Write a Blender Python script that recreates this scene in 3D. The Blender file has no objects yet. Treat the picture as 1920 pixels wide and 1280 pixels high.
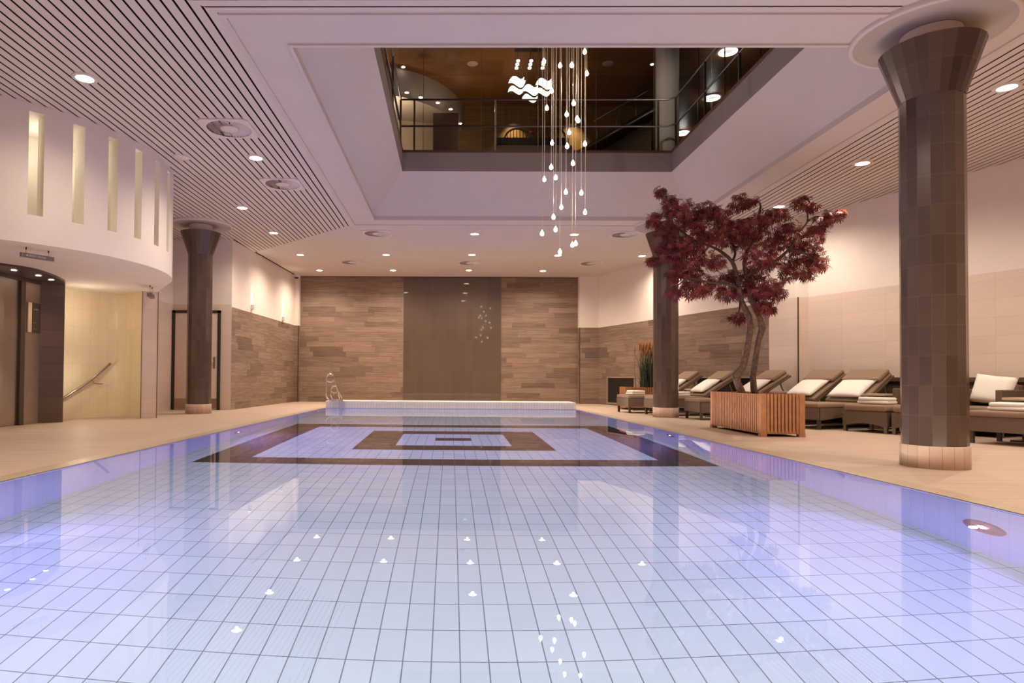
import bpy, bmesh, math, random
from mathutils import Vector, Matrix
random.seed(7)
PI = math.pi
scene = bpy.context.scene
C = scene.collection

# ------------------------------------------------------------------ camera
F, CX, CY = 1200.0, 829.0, 685.2
yaw, pit, rol = 0.0125704684, 0.0198308891, -0.00654125461
CAM = Vector((0, 0, 0.70))
fwd = Vector((-math.sin(yaw) * math.cos(pit), math.cos(yaw) * math.cos(pit), math.sin(pit)))
rgt0 = Vector((math.cos(yaw), math.sin(yaw), 0))
up0 = rgt0.cross(fwd)
rgt = rgt0 * math.cos(rol) - up0 * math.sin(rol)
upv = rgt0 * math.sin(rol) + up0 * math.cos(rol)
cd = bpy.data.cameras.new('camera')
cam = bpy.data.objects.new('camera', cd)
C.objects.link(cam)
M3 = Matrix((rgt, upv, -fwd)).transposed()
cam.matrix_world = Matrix.Translation(CAM) @ M3.to_4x4()
cd.sensor_fit = 'HORIZONTAL'
cd.sensor_width = 36.0
cd.lens = F / 1920 * 36.0
cd.shift_x = (960 - CX) / 1920
cd.shift_y = (CY - 640) / 1920
cd.clip_start = 0.02
scene.camera = cam


def ray(px, py):
    return fwd + rgt * ((px - CX) / F) - upv * ((py - CY) / F)


def at_z(px, py, z):
    d = ray(px, py)
    return CAM + d * ((z - CAM.z) / d.z)


def at_y(px, py, y):
    d = ray(px, py)
    return CAM + d * (y / d.y)


def at_x(px, py, x):
    d = ray(px, py)
    return CAM + d * (x / d.x)


# ------------------------------------------------------------------ materials
def lin(c):
    return tuple(((v / 255) / 12.92 if v / 255 <= 0.04045 else ((v / 255 + 0.055) / 1.055) ** 2.4) for v in c)


def mat(name, col, rough=0.6, metal=0.0, spec=0.5, noise=0.0, nscale=8.0, emit=None, estr=0.0, bump=0.0):
    m = bpy.data.materials.new(name)
    m.use_nodes = True
    nt = m.node_tree
    b = nt.nodes['Principled BSDF']
    c = lin(col)
    b.inputs['Base Color'].default_value = (*c, 1)
    b.inputs['Roughness'].default_value = rough
    b.inputs['Metallic'].default_value = metal
    b.inputs['Specular IOR Level'].default_value = spec
    if noise > 0 or bump > 0:
        tc = nt.nodes.new('ShaderNodeTexCoord')
        n = nt.nodes.new('ShaderNodeTexNoise')
        n.inputs['Scale'].default_value = nscale
        n.inputs['Detail'].default_value = 5
        nt.links.new(tc.outputs['Object'], n.inputs['Vector'])
        if noise > 0:
            r = nt.nodes.new('ShaderNodeValToRGB')
            r.color_ramp.elements[0].position = 0.3
            r.color_ramp.elements[1].position = 0.7
            r.color_ramp.elements[0].color = (*[max(0, v * (1 - noise)) for v in c], 1)
            r.color_ramp.elements[1].color = (*[min(1, v * (1 + noise)) for v in c], 1)
            nt.links.new(n.outputs['Fac'], r.inputs['Fac'])
            nt.links.new(r.outputs['Color'], b.inputs['Base Color'])
        if bump > 0:
            bp = nt.nodes.new('ShaderNodeBump')
            bp.inputs['Strength'].default_value = bump
            bp.inputs['Distance'].default_value = 0.01
            nt.links.new(n.outputs['Fac'], bp.inputs['Height'])
            nt.links.new(bp.outputs['Normal'], b.inputs['Normal'])
    if emit:
        b.inputs['Emission Color'].default_value = (*lin(emit), 1)
        b.inputs['Emission Strength'].default_value = estr
    return m


class NT:
    def __init__(s, name):
        s.m = bpy.data.materials.new(name)
        s.m.use_nodes = True
        s.t = s.m.node_tree
        s.b = s.t.nodes['Principled BSDF']

    def node(s, typ, **kw):
        n = s.t.nodes.new(typ)
        for k, v in kw.items():
            setattr(n, k, v)
        return n

    def put(s, sock, v):
        if hasattr(v, 'is_output'):
            s.t.links.new(v, sock)
        else:
            sock.default_value = v

    def math(s, op, a, b=None, c=None):
        n = s.node('ShaderNodeMath', operation=op)
        s.put(n.inputs[0], a)
        if b is not None:
            s.put(n.inputs[1], b)
        if c is not None:
            s.put(n.inputs[2], c)
        return n.outputs[0]

    def uv(s):
        tc = s.node('ShaderNodeTexCoord')
        sp = s.node('ShaderNodeSeparateXYZ')
        s.t.links.new(tc.outputs['UV'], sp.inputs[0])
        return sp.outputs[0], sp.outputs[1]

    def vec(s, x, y, z=0.0):
        n = s.node('ShaderNodeCombineXYZ')
        s.put(n.inputs[0], x)
        s.put(n.inputs[1], y)
        s.put(n.inputs[2], z)
        return n.outputs[0]

    def wn(s, x, y):
        n = s.node('ShaderNodeTexWhiteNoise', noise_dimensions='2D')
        s.put(n.inputs['Vector'], s.vec(x, y))
        return n.outputs['Value']

    def noise(s, v, scale=1.0, detail=4.0, rough=0.6):
        n = s.node('ShaderNodeTexNoise')
        s.put(n.inputs['Vector'], v)
        n.inputs['Scale'].default_value = scale
        n.inputs['Detail'].default_value = detail
        n.inputs['Roughness'].default_value = rough
        return n.outputs['Fac']

    def ramp(s, fac, cols):
        n = s.node('ShaderNodeValToRGB')
        els = n.color_ramp.elements
        while len(els) < len(cols):
            els.new(0.5)
        for e, (p, c) in zip(els, cols):
            e.position = p
            e.color = (*lin(c), 1)
        s.put(n.inputs['Fac'], fac)
        return n.outputs['Color']

    def mix(s, fac, a, b, typ='MIX'):
        n = s.node('ShaderNodeMix', data_type='RGBA', blend_type=typ)
        s.put(n.inputs['Factor'], fac)
        s.put(n.inputs[6], a)
        s.put(n.inputs[7], b)
        return n.outputs[2]

    def col(s, c):
        s.put(s.b.inputs['Base Color'], c)


def rgba(c):
    return (*lin(c), 1)


def grid_mask(n, u, v, w, h, g, u0=0.0, v0=0.0):
    """1 on the joints of a w x h grid, g = joint width"""
    fu = n.math('FRACT', n.math('DIVIDE', n.math('SUBTRACT', u, u0), w))
    fv = n.math('FRACT', n.math('DIVIDE', n.math('SUBTRACT', v, v0), h))
    du = n.math('MULTIPLY', n.math('MINIMUM', fu, n.math('SUBTRACT', 1.0, fu)), w)
    dv = n.math('MULTIPLY', n.math('MINIMUM', fv, n.math('SUBTRACT', 1.0, fv)), h)
    return n.math('LESS_THAN', n.math('MINIMUM', du, dv), g / 2)


def tile_mat(name, col, grout, w, h, g, rough=0.3, var=0.06, u0=0.0, v0=0.0, spec=0.5, noise=0.0):
    n = NT(name)
    u, v = n.uv()
    k = n.wn(n.math('FLOOR', n.math('DIVIDE', n.math('SUBTRACT', u, u0), w)),
             n.math('FLOOR', n.math('DIVIDE', n.math('SUBTRACT', v, v0), h)))
    base = n.ramp(k, [(0, [c * (1 - var) for c in col]), (1, [min(255, c * (1 + var)) for c in col])])
    if noise:
        nz = n.noise(n.vec(u, v), 14.0, 5.0)
        base = n.mix(noise, base, n.ramp(nz, [(0.3, [c * 0.7 for c in col]), (0.7, [min(255, c * 1.2) for c in col])]))
    mk = grid_mask(n, u, v, w, h, g, u0, v0)
    n.col(n.mix(mk, base, rgba(grout)))
    n.put(n.b.inputs['Roughness'], n.math('MULTIPLY_ADD', mk, 0.5 - min(rough, .5), rough))
    n.b.inputs['Specular IOR Level'].default_value = spec
    return n.m


def plank_mat(name, cols, h=0.145, L=0.95, rough=0.55):
    n = NT(name)
    u, v = n.uv()
    row = n.math('FLOOR', n.math('DIVIDE', v, h))
    r = n.wn(row, 3.7)
    uu = n.math('ADD', n.math('DIVIDE', u, L), n.math('MULTIPLY', r, 7.0))
    idx = n.math('FLOOR', uu)
    k = n.wn(row, idx)
    c1 = n.ramp(k, cols)
    st = n.noise(n.vec(n.math('MULTIPLY_ADD', k, 31.0, n.math('MULTIPLY', u, 1.6)), n.math('MULTIPLY', v, 26.0)), 1.0, 6.0, 0.65)
    c2 = n.mix(1.0, c1, n.ramp(st, [(0.25, (176, 170, 166)), (0.5, (226, 224, 222)), (0.75, (255, 255, 255))]), 'MULTIPLY')
    fv = n.math('FRACT', n.math('DIVIDE', v, h))
    fu = n.math('FRACT', uu)
    dv = n.math('MULTIPLY', n.math('MINIMUM', fv, n.math('SUBTRACT', 1.0, fv)), h)
    du = n.math('MULTIPLY', n.math('MINIMUM', fu, n.math('SUBTRACT', 1.0, fu)), L)
    mk = n.math('LESS_THAN', n.math('MINIMUM', du, dv), 0.0022)
    n.col(n.mix(n.math('MULTIPLY', mk, 0.55), c2, rgba((70, 48, 36))))
    n.b.inputs['Roughness'].default_value = rough
    n.b.inputs['Specular IOR Level'].default_value = 0.3
    return n.m


def deck_mat():
    n = NT('deck_stone_tile')
    u, v = n.uv()
    st = n.noise(n.vec(n.math('MULTIPLY', u, 1.2), n.math('MULTIPLY', v, 16.0)), 1.0, 6.0, 0.6)
    k = n.wn(n.math('FLOOR', n.math('DIVIDE', u, 1.2)), n.math('FLOOR', n.math('DIVIDE', v, 0.2)))
    c = n.ramp(st, [(0.25, (178, 154, 136)), (0.55, (194, 170, 151)), (0.8, (205, 183, 165))])
    c = n.mix(n.math('MULTIPLY', k, 0.16), c, rgba((168, 138, 114)))
    mk = grid_mask(n, u, v, 1.2, 0.2, 0.003)
    n.col(n.mix(n.math('MULTIPLY', mk, 0.35), c, rgba((150, 122, 100))))
    n.b.inputs['Roughness'].default_value = 0.5
    n.b.inputs['Specular IOR Level'].default_value = 0.2
    return n.m


PXC, PXW, PYH, PY0 = 0.05, 0.1215, 0.2375, 2.97


def pool_floor_mat():
    n = NT('pool_mosaic_tile')
    u, v = n.uv()
    rects = [(22, 6.50, 11.0), (18, 6.91, 10.52), (10, 7.62, 9.865), (6, 8.05, 9.42), (2, 8.57, 8.925)]
    tot = None
    for k, y0, y1 in rects:
        a = n.math('LESS_THAN', n.math('ABSOLUTE', n.math('SUBTRACT', u, PXC)), k * PXW)
        b = n.math('LESS_THAN', n.math('ABSOLUTE', n.math('SUBTRACT', v, (y0 + y1) / 2)), (y1 - y0) / 2)
        m = n.math('MULTIPLY', a, b)
        tot = m if tot is None else n.math('ADD', tot, m)
    dark = n.math('MODULO', tot, 2.0)
    mk = grid_mask(n, u, v, PXW, PYH, 0.0052, PXC, PY0)
    k = n.wn(n.math('FLOOR', n.math('DIVIDE', n.math('SUBTRACT', u, PXC), PXW)), n.math('FLOOR', n.math('DIVIDE', n.math('SUBTRACT', v, PY0), PYH)))
    light = n.ramp(k, [(0, (208, 225, 232)), (1, (216, 232, 238))])
    lt = n.mix(mk, light, rgba((122, 132, 136)))
    dk = n.mix(mk, rgba((46, 36, 34)), rgba((92, 82, 80)))
    n.col(n.mix(dark, lt, dk))
    n.b.inputs['Roughness'].default_value = 0.5
    n.b.inputs['Specular IOR Level'].default_value = 0.1
    return n.m


def water_mat():
    m = bpy.data.materials.new('pool_water')
    m.use_nodes = True
    nt = m.node_tree
    nt.nodes.remove(nt.nodes['Principled BSDF'])
    g = nt.nodes.new('ShaderNodeBsdfGlass')
    g.inputs['IOR'].default_value = 1.333
    g.inputs['Roughness'].default_value = 0.0
    g.inputs['Color'].default_value = (0.97, 0.995, 1.0, 1)
    nt.links.new(g.outputs[0], nt.nodes['Material Output'].inputs[0])
    return m


def pane_mat():
    m = bpy.data.materials.new('clear_glass')
    m.use_nodes = True
    nt = m.node_tree
    nt.nodes.remove(nt.nodes['Principled BSDF'])
    t = nt.nodes.new('ShaderNodeBsdfTransparent')
    t.inputs[0].default_value = (0.86, 0.86, 0.85, 1)
    g = nt.nodes.new('ShaderNodeBsdfGlossy')
    g.inputs['Roughness'].default_value = 0.0
    lw = nt.nodes.new('ShaderNodeLayerWeight')
    lw.inputs['Blend'].default_value = 0.5
    pw = nt.nodes.new('ShaderNodeMath')
    pw.operation = 'POWER'
    pw.inputs[1].default_value = 5.0
    f = nt.nodes.new('ShaderNodeMath')
    f.operation = 'MULTIPLY_ADD'
    f.inputs[1].default_value = 0.9
    f.inputs[2].default_value = 0.06
    nt.links.new(lw.outputs['Facing'], pw.inputs[0])
    nt.links.new(pw.outputs[0], f.inputs[0])
    mx = nt.nodes.new('ShaderNodeMixShader')
    nt.links.new(f.outputs[0], mx.inputs[0])
    nt.links.new(t.outputs[0], mx.inputs[1])
    nt.links.new(g.outputs[0], mx.inputs[2])
    nt.links.new(mx.outputs[0], nt.nodes['Material Output'].inputs[0])
    return m


def leaf_mat():
    n = NT('maple_leaf_red')
    g = n.node('ShaderNodeNewGeometry')
    c = n.ramp(g.outputs['Random Per Island'], [(0, (70, 22, 18)), (0.35, (116, 32, 26)), (0.65, (134, 50, 30)), (0.85, (122, 26, 44)), (1, (164, 62, 40))])
    n.col(c)
    n.b.inputs['Roughness'].default_value = 0.55
    return n.m


def blade_mat():
    n = NT('grass_blade_green')
    g = n.node('ShaderNodeNewGeometry')
    c = n.ramp(g.outputs['Random Per Island'], [(0, (22, 34, 24)), (0.5, (44, 62, 40)), (0.85, (70, 84, 52)), (1, (110, 112, 70))])
    n.col(c)
    n.b.inputs['Roughness'].default_value = 0.5
    return n.m


M = {}
M['white'] = mat('white_plaster', (228, 214, 203), 0.8, noise=0.02, nscale=3, spec=0.2)
M['ceil'] = mat('white_lacquered_metal', (210, 196, 188), 0.55, spec=0.3, noise=0.015, nscale=2)
M['band'] = mat('ceiling_board_white', (208, 193, 184), 0.75, spec=0.2, noise=0.015, nscale=2)
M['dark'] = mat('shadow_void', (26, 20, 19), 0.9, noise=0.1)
M['fascia'] = mat('slab_edge_grey', (150, 138, 128), 0.8, spec=0.2, noise=0.03, nscale=3)
M['deck'] = deck_mat()
M['planks'] = plank_mat('wood_look_plank_tile', [(0, (128, 105, 90)), (0.25, (147, 121, 104)), (0.6, (156, 130, 112)), (0.9, (165, 139, 120)), (1, (138, 113, 97))])
M['beige'] = tile_mat('beige_wall_tile', (216, 194, 177), (202, 178, 160), 0.75, 0.25, 0.005, 0.35, 0.015, 0, 0.08)
M['cream'] = tile_mat('cream_wall_tile', (232, 214, 180), (214, 194, 158), 0.15, 0.3, 0.004, 0.35, 0.012)
M['col'] = tile_mat('brown_glazed_tile', (80, 62, 51), (88, 71, 60), 0.0891, 0.243, 0.002, 0.2, 0.08, 0, 0.18, 0.6)
M['cap'] = tile_mat('brown_capital_tile', (78, 60, 50), (86, 69, 58), 0.0891, 0.24, 0.002, 0.22, 0.10, 0, 3.03, 0.6)
M['plinth'] = tile_mat('beige_plinth_tile', (196, 170, 148), (158, 134, 114), 0.0825, 0.5, 0.004, 0.4, 0.05)
M['panelglass'] = tile_mat('brown_glass_panel', (92, 76, 64), (72, 58, 48), 0.2, 0.9, 0.003, 0.035, 0.03, 0, 0, 0.8)
M['poolwall'] = tile_mat('pool_wall_tile', (194, 199, 238), (180, 186, 226), PXW, 0.2375, 0.004, 0.4, 0.01, spec=0.1)  # blue of the pool lamps' light put into the white tile's colour
M['ledge'] = tile_mat('white_ledge_tile', (232, 224, 214), (196, 188, 178), 0.0625, 0.085, 0.005, 0.35, 0.02)
M['poolfloor'] = pool_floor_mat()
M['water'] = water_mat()
M['pane'] = pane_mat()
M['lifttile'] = tile_mat('dark_lift_tile', (92, 72, 58), (62, 48, 38), 1.2, 0.25, 0.006, 0.35, 0.05, 0, 0.13)
M['steel'] = mat('brushed_steel', (168, 152, 138), 0.32, 0.9, noise=0.05, nscale=5)
M['steeldark'] = mat('dark_steel', (98, 86, 78), 0.4, 0.8, noise=0.04)
M['chrome'] = mat('polished_steel', (226, 216, 204), 0.12, 1.0, noise=0.02)
M['rail'] = mat('satin_rail_steel', (140, 128, 118), 0.35, 0.9, noise=0.03)
M['dooleaf'] = mat('door_leaf_beige', (216, 196, 178), 0.6, noise=0.02)
M['doorframe'] = mat('door_frame_dark', (48, 40, 38), 0.5, noise=0.05)
M['wicker'] = mat('brown_woven_resin', (104, 84, 70), 0.6, noise=0.12, nscale=160, bump=0.3)
M['wickerleg'] = mat('dark_leg', (72, 60, 52), 0.5, noise=0.08)
M['fabric'] = mat('taupe_cushion_fabric', (142, 117, 98), 0.85, noise=0.06, nscale=60, bump=0.1, spec=0.2)
M['towel'] = mat('white_terry', (238, 230, 220), 0.95, noise=0.02, nscale=90, bump=0.35, spec=0.1)
M['tabletop'] = mat('pale_table_top', (196, 170, 148), 0.5, noise=0.04)
M['teak'] = mat('oiled_teak', (172, 120, 82), 0.5, noise=0.14, nscale=14, spec=0.3)
M['soil'] = mat('dark_soil', (60, 46, 38), 0.95, noise=0.3, nscale=30, bump=0.6)
M['bark'] = mat('mottled_bark', (106, 84, 68), 0.9, noise=0.4, nscale=24, bump=0.8, spec=0.2)
M['leaf'] = leaf_mat()
M['blade'] = blade_mat()
M['plume'] = mat('orange_plume', (150, 96, 50), 0.8, noise=0.25, nscale=30)
M['black'] = mat('black_niche', (22, 16, 14), 0.5, noise=0.1)
M['niceframe'] = mat('niche_frame_metal', (176, 156, 138), 0.4, 0.5, noise=0.03)
M['ledgeboard'] = mat('dark_brown_board', (82, 66, 54), 0.55, noise=0.06, nscale=5)
M['lens'] = mat('lit_lamp_lens', (255, 250, 240), 0.5, emit=(255, 240, 220), estr=14)
M['lenswhite'] = mat('lit_ring_lens', (255, 255, 250), 0.5, emit=(245, 250, 240), estr=6)
M['drop'] = mat('lit_glass_drop', (255, 252, 245), 0.3, emit=(255, 245, 230), estr=7)
M['cord'] = mat('clear_cable', (206, 186, 162), 0.4, noise=0.02, emit=(206, 180, 150), estr=0.12)  # faint glow put into the cords, which are no lamps
M['logo'] = mat('lit_wave_sign', (255, 252, 245), 0.5, emit=(255, 246, 232), estr=2.6)
M['grille'] = mat('vent_white', (214, 200, 196), 0.5, noise=0.02)
M['ventdark'] = mat('vent_dark', (70, 58, 54), 0.8, noise=0.05)
M['upceil'] = plank_mat('upper_wood_ceiling', [(0, (128, 82, 46)), (0.5, (146, 96, 54)), (1, (158, 104, 60))], 0.6, 2.4, 0.35)
M['upwall'] = plank_mat('upper_wood_wall', [(0, (124, 92, 54)), (0.5, (138, 104, 62)), (1, (146, 110, 66))], 1.3, 0.9, 0.4)
M['updark'] = mat('upper_dark_wood', (52, 28, 20), 0.5, noise=0.15, nscale=6)
M['uptrim'] = mat('slab_trim_brown', (96, 62, 44), 0.5, noise=0.08)
M['upfloor'] = mat('upper_floor_dark', (70, 56, 46), 0.7, noise=0.08)
M['signgrey'] = mat('sign_grey', (126, 110, 102), 0.5, noise=0.02)
M['signtext'] = mat('sign_text_white', (226, 214, 204), 0.6, noise=0.01)
M['led'] = mat('led_dot', (255, 240, 255), 0.5, emit=(240, 200, 255), estr=9)
M['fixture'] = mat('pool_lamp_plate', (150, 116, 118), 0.35, noise=0.04)
M['cctv'] = mat('black_dome', (24, 22, 22), 0.15, noise=0.05)
M['flower'] = mat('red_petal', (190, 40, 36), 0.6, noise=0.15)
M['slotcream'] = mat('slot_cream', (228, 219, 202), 0.7, noise=0.02)


# ------------------------------------------------------------------ mesh builder
class MB:
    def __init__(s):
        s.bm = bmesh.new()
        s.uv = s.bm.loops.layers.uv.new('UVMap')

    def face(s, pts, uvs=None, smooth=False):
        vs = [s.bm.verts.new(Vector(p)) for p in pts]
        f = s.bm.faces.new(vs)
        f.smooth = smooth
        if uvs:
            for l, t in zip(f.loops, uvs):
                l[s.uv].uv = t
        return f

    def flat(s, pts):
        """horizontal polygon with UV = XY"""
        return s.face(pts, [(p[0], p[1]) for p in pts])

    def wall(s, a, b, z0, z1, u0=0.0):
        L = math.hypot(b[0] - a[0], b[1] - a[1])
        s.face([(a[0], a[1], z0), (b[0], b[1], z0), (b[0], b[1], z1), (a[0], a[1], z1)],
               [(u0, z0), (u0 + L, z0), (u0 + L, z1), (u0, z1)])
        return u0 + L

    def poly_wall(s, pts, z0, z1, smooth=False):
        u = 0.0
        for a, b in zip(pts, pts[1:]):
            u = s.wall(a, b, z0, z1, u)
        if smooth:
            bmesh.ops.remove_doubles(s.bm, verts=s.bm.verts, dist=1e-5)
            for f in s.bm.faces:
                f.smooth = True

    def box(s, lo, hi, mtx=None, bevel=0.0, seg=2, smooth=False):
        r = bmesh.ops.create_cube(s.bm, size=1.0)
        vs = r['verts']
        c = [(a + b) / 2 for a, b in zip(lo, hi)]
        d = [b - a for a, b in zip(lo, hi)]
        for v in vs:
            v.co = Vector((c[0] + v.co.x * d[0], c[1] + v.co.y * d[1], c[2] + v.co.z * d[2]))
        fs = set()
        for v in vs:
            fs.update(v.link_faces)
        if bevel > 0:
            es = set()
            for v in vs:
                es.update(v.link_edges)
            q = bmesh.ops.bevel(s.bm, geom=list(es), offset=bevel, segments=seg, affect='EDGES', profile=0.5)
            vs = list({v for f in q['faces'] for v in f.verts} | {v for v in vs if v.is_valid})
            fs = set()
            for v in vs:
                fs.update(v.link_faces)
        for f in fs:
            f.smooth = smooth
            nrm = f.normal
            f.normal_update()
            nrm = f.normal
            for l in f.loops:
                p = l.vert.co
                if abs(nrm.z) > 0.7:
                    l[s.uv].uv = (p.x, p.y)
                elif abs(nrm.x) > abs(nrm.y):
                    l[s.uv].uv = (p.y, p.z)
                else:
                    l[s.uv].uv = (p.x, p.z)
        if mtx is not None:
            bmesh.ops.transform(s.bm, matrix=mtx, verts=vs)
        return vs

    def lathe(s, prof, n=24, c=(0, 0, 0), smooth=True, ufac=None, arc=(0, 2 * PI)):
        rings = []
        full = abs(arc[1] - arc[0] - 2 * PI) < 1e-6
        cnt = n if full else n + 1
        for r, z in prof:
            rings.append([s.bm.verts.new((c[0] + r * math.cos(arc[0] + (arc[1] - arc[0]) * i / n),
                                          c[1] + r * math.sin(arc[0] + (arc[1] - arc[0]) * i / n), c[2] + z)) for i in range(cnt)])
        for k in range(len(prof) - 1):
            for i in range(n):
                j = (i + 1) % cnt
                a, b, d, e = rings[k][i], rings[k][j], rings[k + 1][j], rings[k + 1][i]
                try:
                    f = s.bm.faces.new([a, b, d, e])
                except ValueError:
                    continue
                f.smooth = smooth
                w = ufac if ufac else 2 * PI * max(prof[k][0], prof[k + 1][0]) / n
                z0, z1 = c[2] + prof[k][1], c[2] + prof[k + 1][1]
                for l, t in zip(f.loops, [(i * w, z0), ((i + 1) * w, z0), ((i + 1) * w, z1), (i * w, z1)]):
                    l[s.uv].uv = t

    def disc(s, c, r, n=24, down=False):
        pts = [(c[0] + r * math.cos(2 * PI * i / n), c[1] + r * math.sin(2 * PI * i / n), c[2]) for i in range(n)]
        if down:
            pts.reverse()
        return s.flat(pts)

    def tube(s, pts, rad, n=8, caps=True, smooth=True):
        pts = [Vector(p) for p in pts]
        if not hasattr(rad, '__len__'):
            rad = [rad] * len(pts)
        rings = []
        prev = None
        for i, p in enumerate(pts):
            if i == 0:
                t = pts[1] - pts[0]
            elif i == len(pts) - 1:
                t = pts[-1] - pts[-2]
            else:
                t = (pts[i + 1] - pts[i]).normalized() + (pts[i] - pts[i - 1]).normalized()
            t.normalize()
            if prev is None:
                a = Vector((0, 0, 1)) if abs(t.z) < 0.9 else Vector((1, 0, 0))
                x = t.cross(a).normalized()
            else:
                x = (prev - t * prev.dot(t)).normalized()
            prev = x
            y = t.cross(x)
            rings.append([s.bm.verts.new(p + (x * math.cos(2 * PI * k / n) + y * math.sin(2 * PI * k / n)) * rad[i]) for k in range(n)])
        for a, b in zip(rings, rings[1:]):
            for k in range(n):
                f = s.bm.faces.new([a[k], a[(k + 1) % n], b[(k + 1) % n], b[k]])
                f.smooth = smooth
        if caps:
            s.bm.faces.new(list(reversed(rings[0])))
            s.bm.faces.new(rings[-1])

    def pillow(s, w, h, t, n=10, mtx=None):
        """soft cushion lying in XY, pinched at the rim"""
        g = {}
        for sd in (1, -1):
            for i in range(n + 1):
                for j in range(n + 1):
                    a, b = -1 + 2 * i / n, -1 + 2 * j / n
                    edge = i in (0, n) or j in (0, n)
                    if edge and sd < 0:
                        g[sd, i, j] = g[1, i, j]
                        continue
                    th = ((1 - a ** 4) * (1 - b ** 4)) ** 0.5
                    pin = 1 - 0.05 * (abs(a) ** 2 * (1 - abs(b) ** 2) * 0 + (1 - abs(a * b)) * (max(abs(a), abs(b)) ** 6))
                    p = Vector((a * w / 2 * pin, b * h / 2 * pin, sd * t / 2 * th))
                    if mtx is not None:
                        p = mtx @ p
                    g[sd, i, j] = s.bm.verts.new(p)
            for i in range(n):
                for j in range(n):
                    q = [g[sd, i, j], g[sd, i + 1, j], g[sd, i + 1, j + 1], g[sd, i, j + 1]]
                    if sd < 0:
                        q.reverse()
                    try:
                        s.bm.faces.new(q).smooth = True
                    except ValueError:
                        pass

    def build(s, name, m, parent=None, origin=None):
        if origin is not None:
            bmesh.ops.translate(s.bm, vec=-Vector(origin), verts=s.bm.verts)
        me = bpy.data.meshes.new(name)
        s.bm.to_mesh(me)
        s.bm.free()
        me.materials.append(m)
        o = bpy.data.objects.new(name, me)
        C.objects.link(o)
        if parent is not None:
            o.parent = parent
        elif origin is not None:
            o.location = origin
        return o


def tag(o, label, cat, group=None, kind=None):
    o['label'] = label
    o['category'] = cat
    if group:
        o['group'] = group
    if kind:
        o['kind'] = kind
    return o


def thing(name, label, cat, loc=(0, 0, 0), rotz=0.0, group=None):
    o = bpy.data.objects.new(name, None)
    o.empty_display_size = 0.1
    C.objects.link(o)
    o.location = loc
    o.rotation_euler = (0, 0, rotz)
    return tag(o, label, cat, group)


def struct(o):
    o['kind'] = 'structure'
    return o


def dup(root, loc, rotz=0.0, label=None, group=None):
    r = root.copy()
    C.objects.link(r)
    r.location = loc
    r.rotation_euler = (0, 0, rotz)
    if label:
        r['label'] = label
    if group:
        r['group'] = group
    for ch in list(root.children):
        c = ch.copy()
        C.objects.link(c)
        c.parent = r
        for g in list(ch.children):
            d = g.copy()
            C.objects.link(d)
            d.parent = c
    return r


def spot(loc, energy, size=2.2, blend=0.9, col=(1, 0.8, 0.62), rad=0.05, target=None, name='lamp'):
    d = bpy.data.lights.new(name, 'SPOT')
    d.energy = energy
    d.spot_size = size
    d.spot_blend = blend
    d.color = col
    d.shadow_soft_size = rad
    o = bpy.data.objects.new(name, d)
    C.objects.link(o)
    o.location = loc
    if target is not None:
        v = Vector(target) - Vector(loc)
        o.rotation_euler = v.to_track_quat('-Z', 'Y').to_euler()
    return o


def area(loc, target, energy, size, col, name='lamp', sy=None):
    d = bpy.data.lights.new(name, 'AREA')
    d.energy = energy
    d.color = col
    d.shape = 'DISK'
    d.size = size
    if sy:
        d.shape = 'RECTANGLE'
        d.size_y = sy
    o = bpy.data.objects.new(name, d)
    C.objects.link(o)
    o.location = loc
    o.rotation_euler = (Vector(target) - Vector(loc)).to_track_quat('-Z', 'Y').to_euler()
    return o


def point(loc, energy, col, rad=0.1, name='lamp'):
    d = bpy.data.lights.new(name, 'POINT')
    d.energy = energy
    d.color = col
    d.shadow_soft_size = rad
    o = bpy.data.objects.new(name, d)
    C.objects.link(o)
    o.location = loc
    return o


def catmull(pts, k=8):
    pts = [Vector(p) for p in pts]
    P = [pts[0] * 2 - pts[1]] + pts + [pts[-1] * 2 - pts[-2]]
    out = []
    for i in range(1, len(P) - 2):
        for j in range(k):
            t = j / k
            a, b, c, d = P[i - 1], P[i], P[i + 1], P[i + 2]
            out.append(0.5 * (2 * b + (c - a) * t + (2 * a - 5 * b + 4 * c - d) * t * t + (3 * b - a - 3 * c + d) * t ** 3))
    out.append(pts[-1])
    return out


# ------------------------------------------------------------------ key dimensions
ZC = 3.63
POOL_Y0, POOL_Y1 = 0.35, 14.7
def pool_l(y): return -2.965 + 0.00595 * (y - 0.35)
def pool_r(y): return 3.055 - 0.01045 * (y - 0.35)
BACK = 18.5
WT = 2.19
def wall_a_x(y): return 4.224 + 0.29 * (18.28 - y)
def wall_b_x(y): return 6.40 + 0.37 * (11.37 - y)

# ------------------------------------------------------------------ floor, pool
b = MB()
L0, L1 = (pool_l(POOL_Y0), POOL_Y0, 0), (pool_l(POOL_Y1), POOL_Y1, 0)
R0, R1 = (pool_r(POOL_Y0), POOL_Y0, 0), (pool_r(POOL_Y1), POOL_Y1, 0)
b.flat([(-9, -4, 0), L0, L1, (-9, POOL_Y1, 0)][::1])
b.flat([(-9, -4, 0), (12, -4, 0), R0, L0])
b.flat([R0, (12, -4, 0), (12, POOL_Y1, 0), R1])
b.flat([(-9, POOL_Y1, 0), L1, R1, (12, POOL_Y1, 0), (12, 19, 0), (-9, 19, 0)])
struct(b.build('floor', M['deck']))
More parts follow.
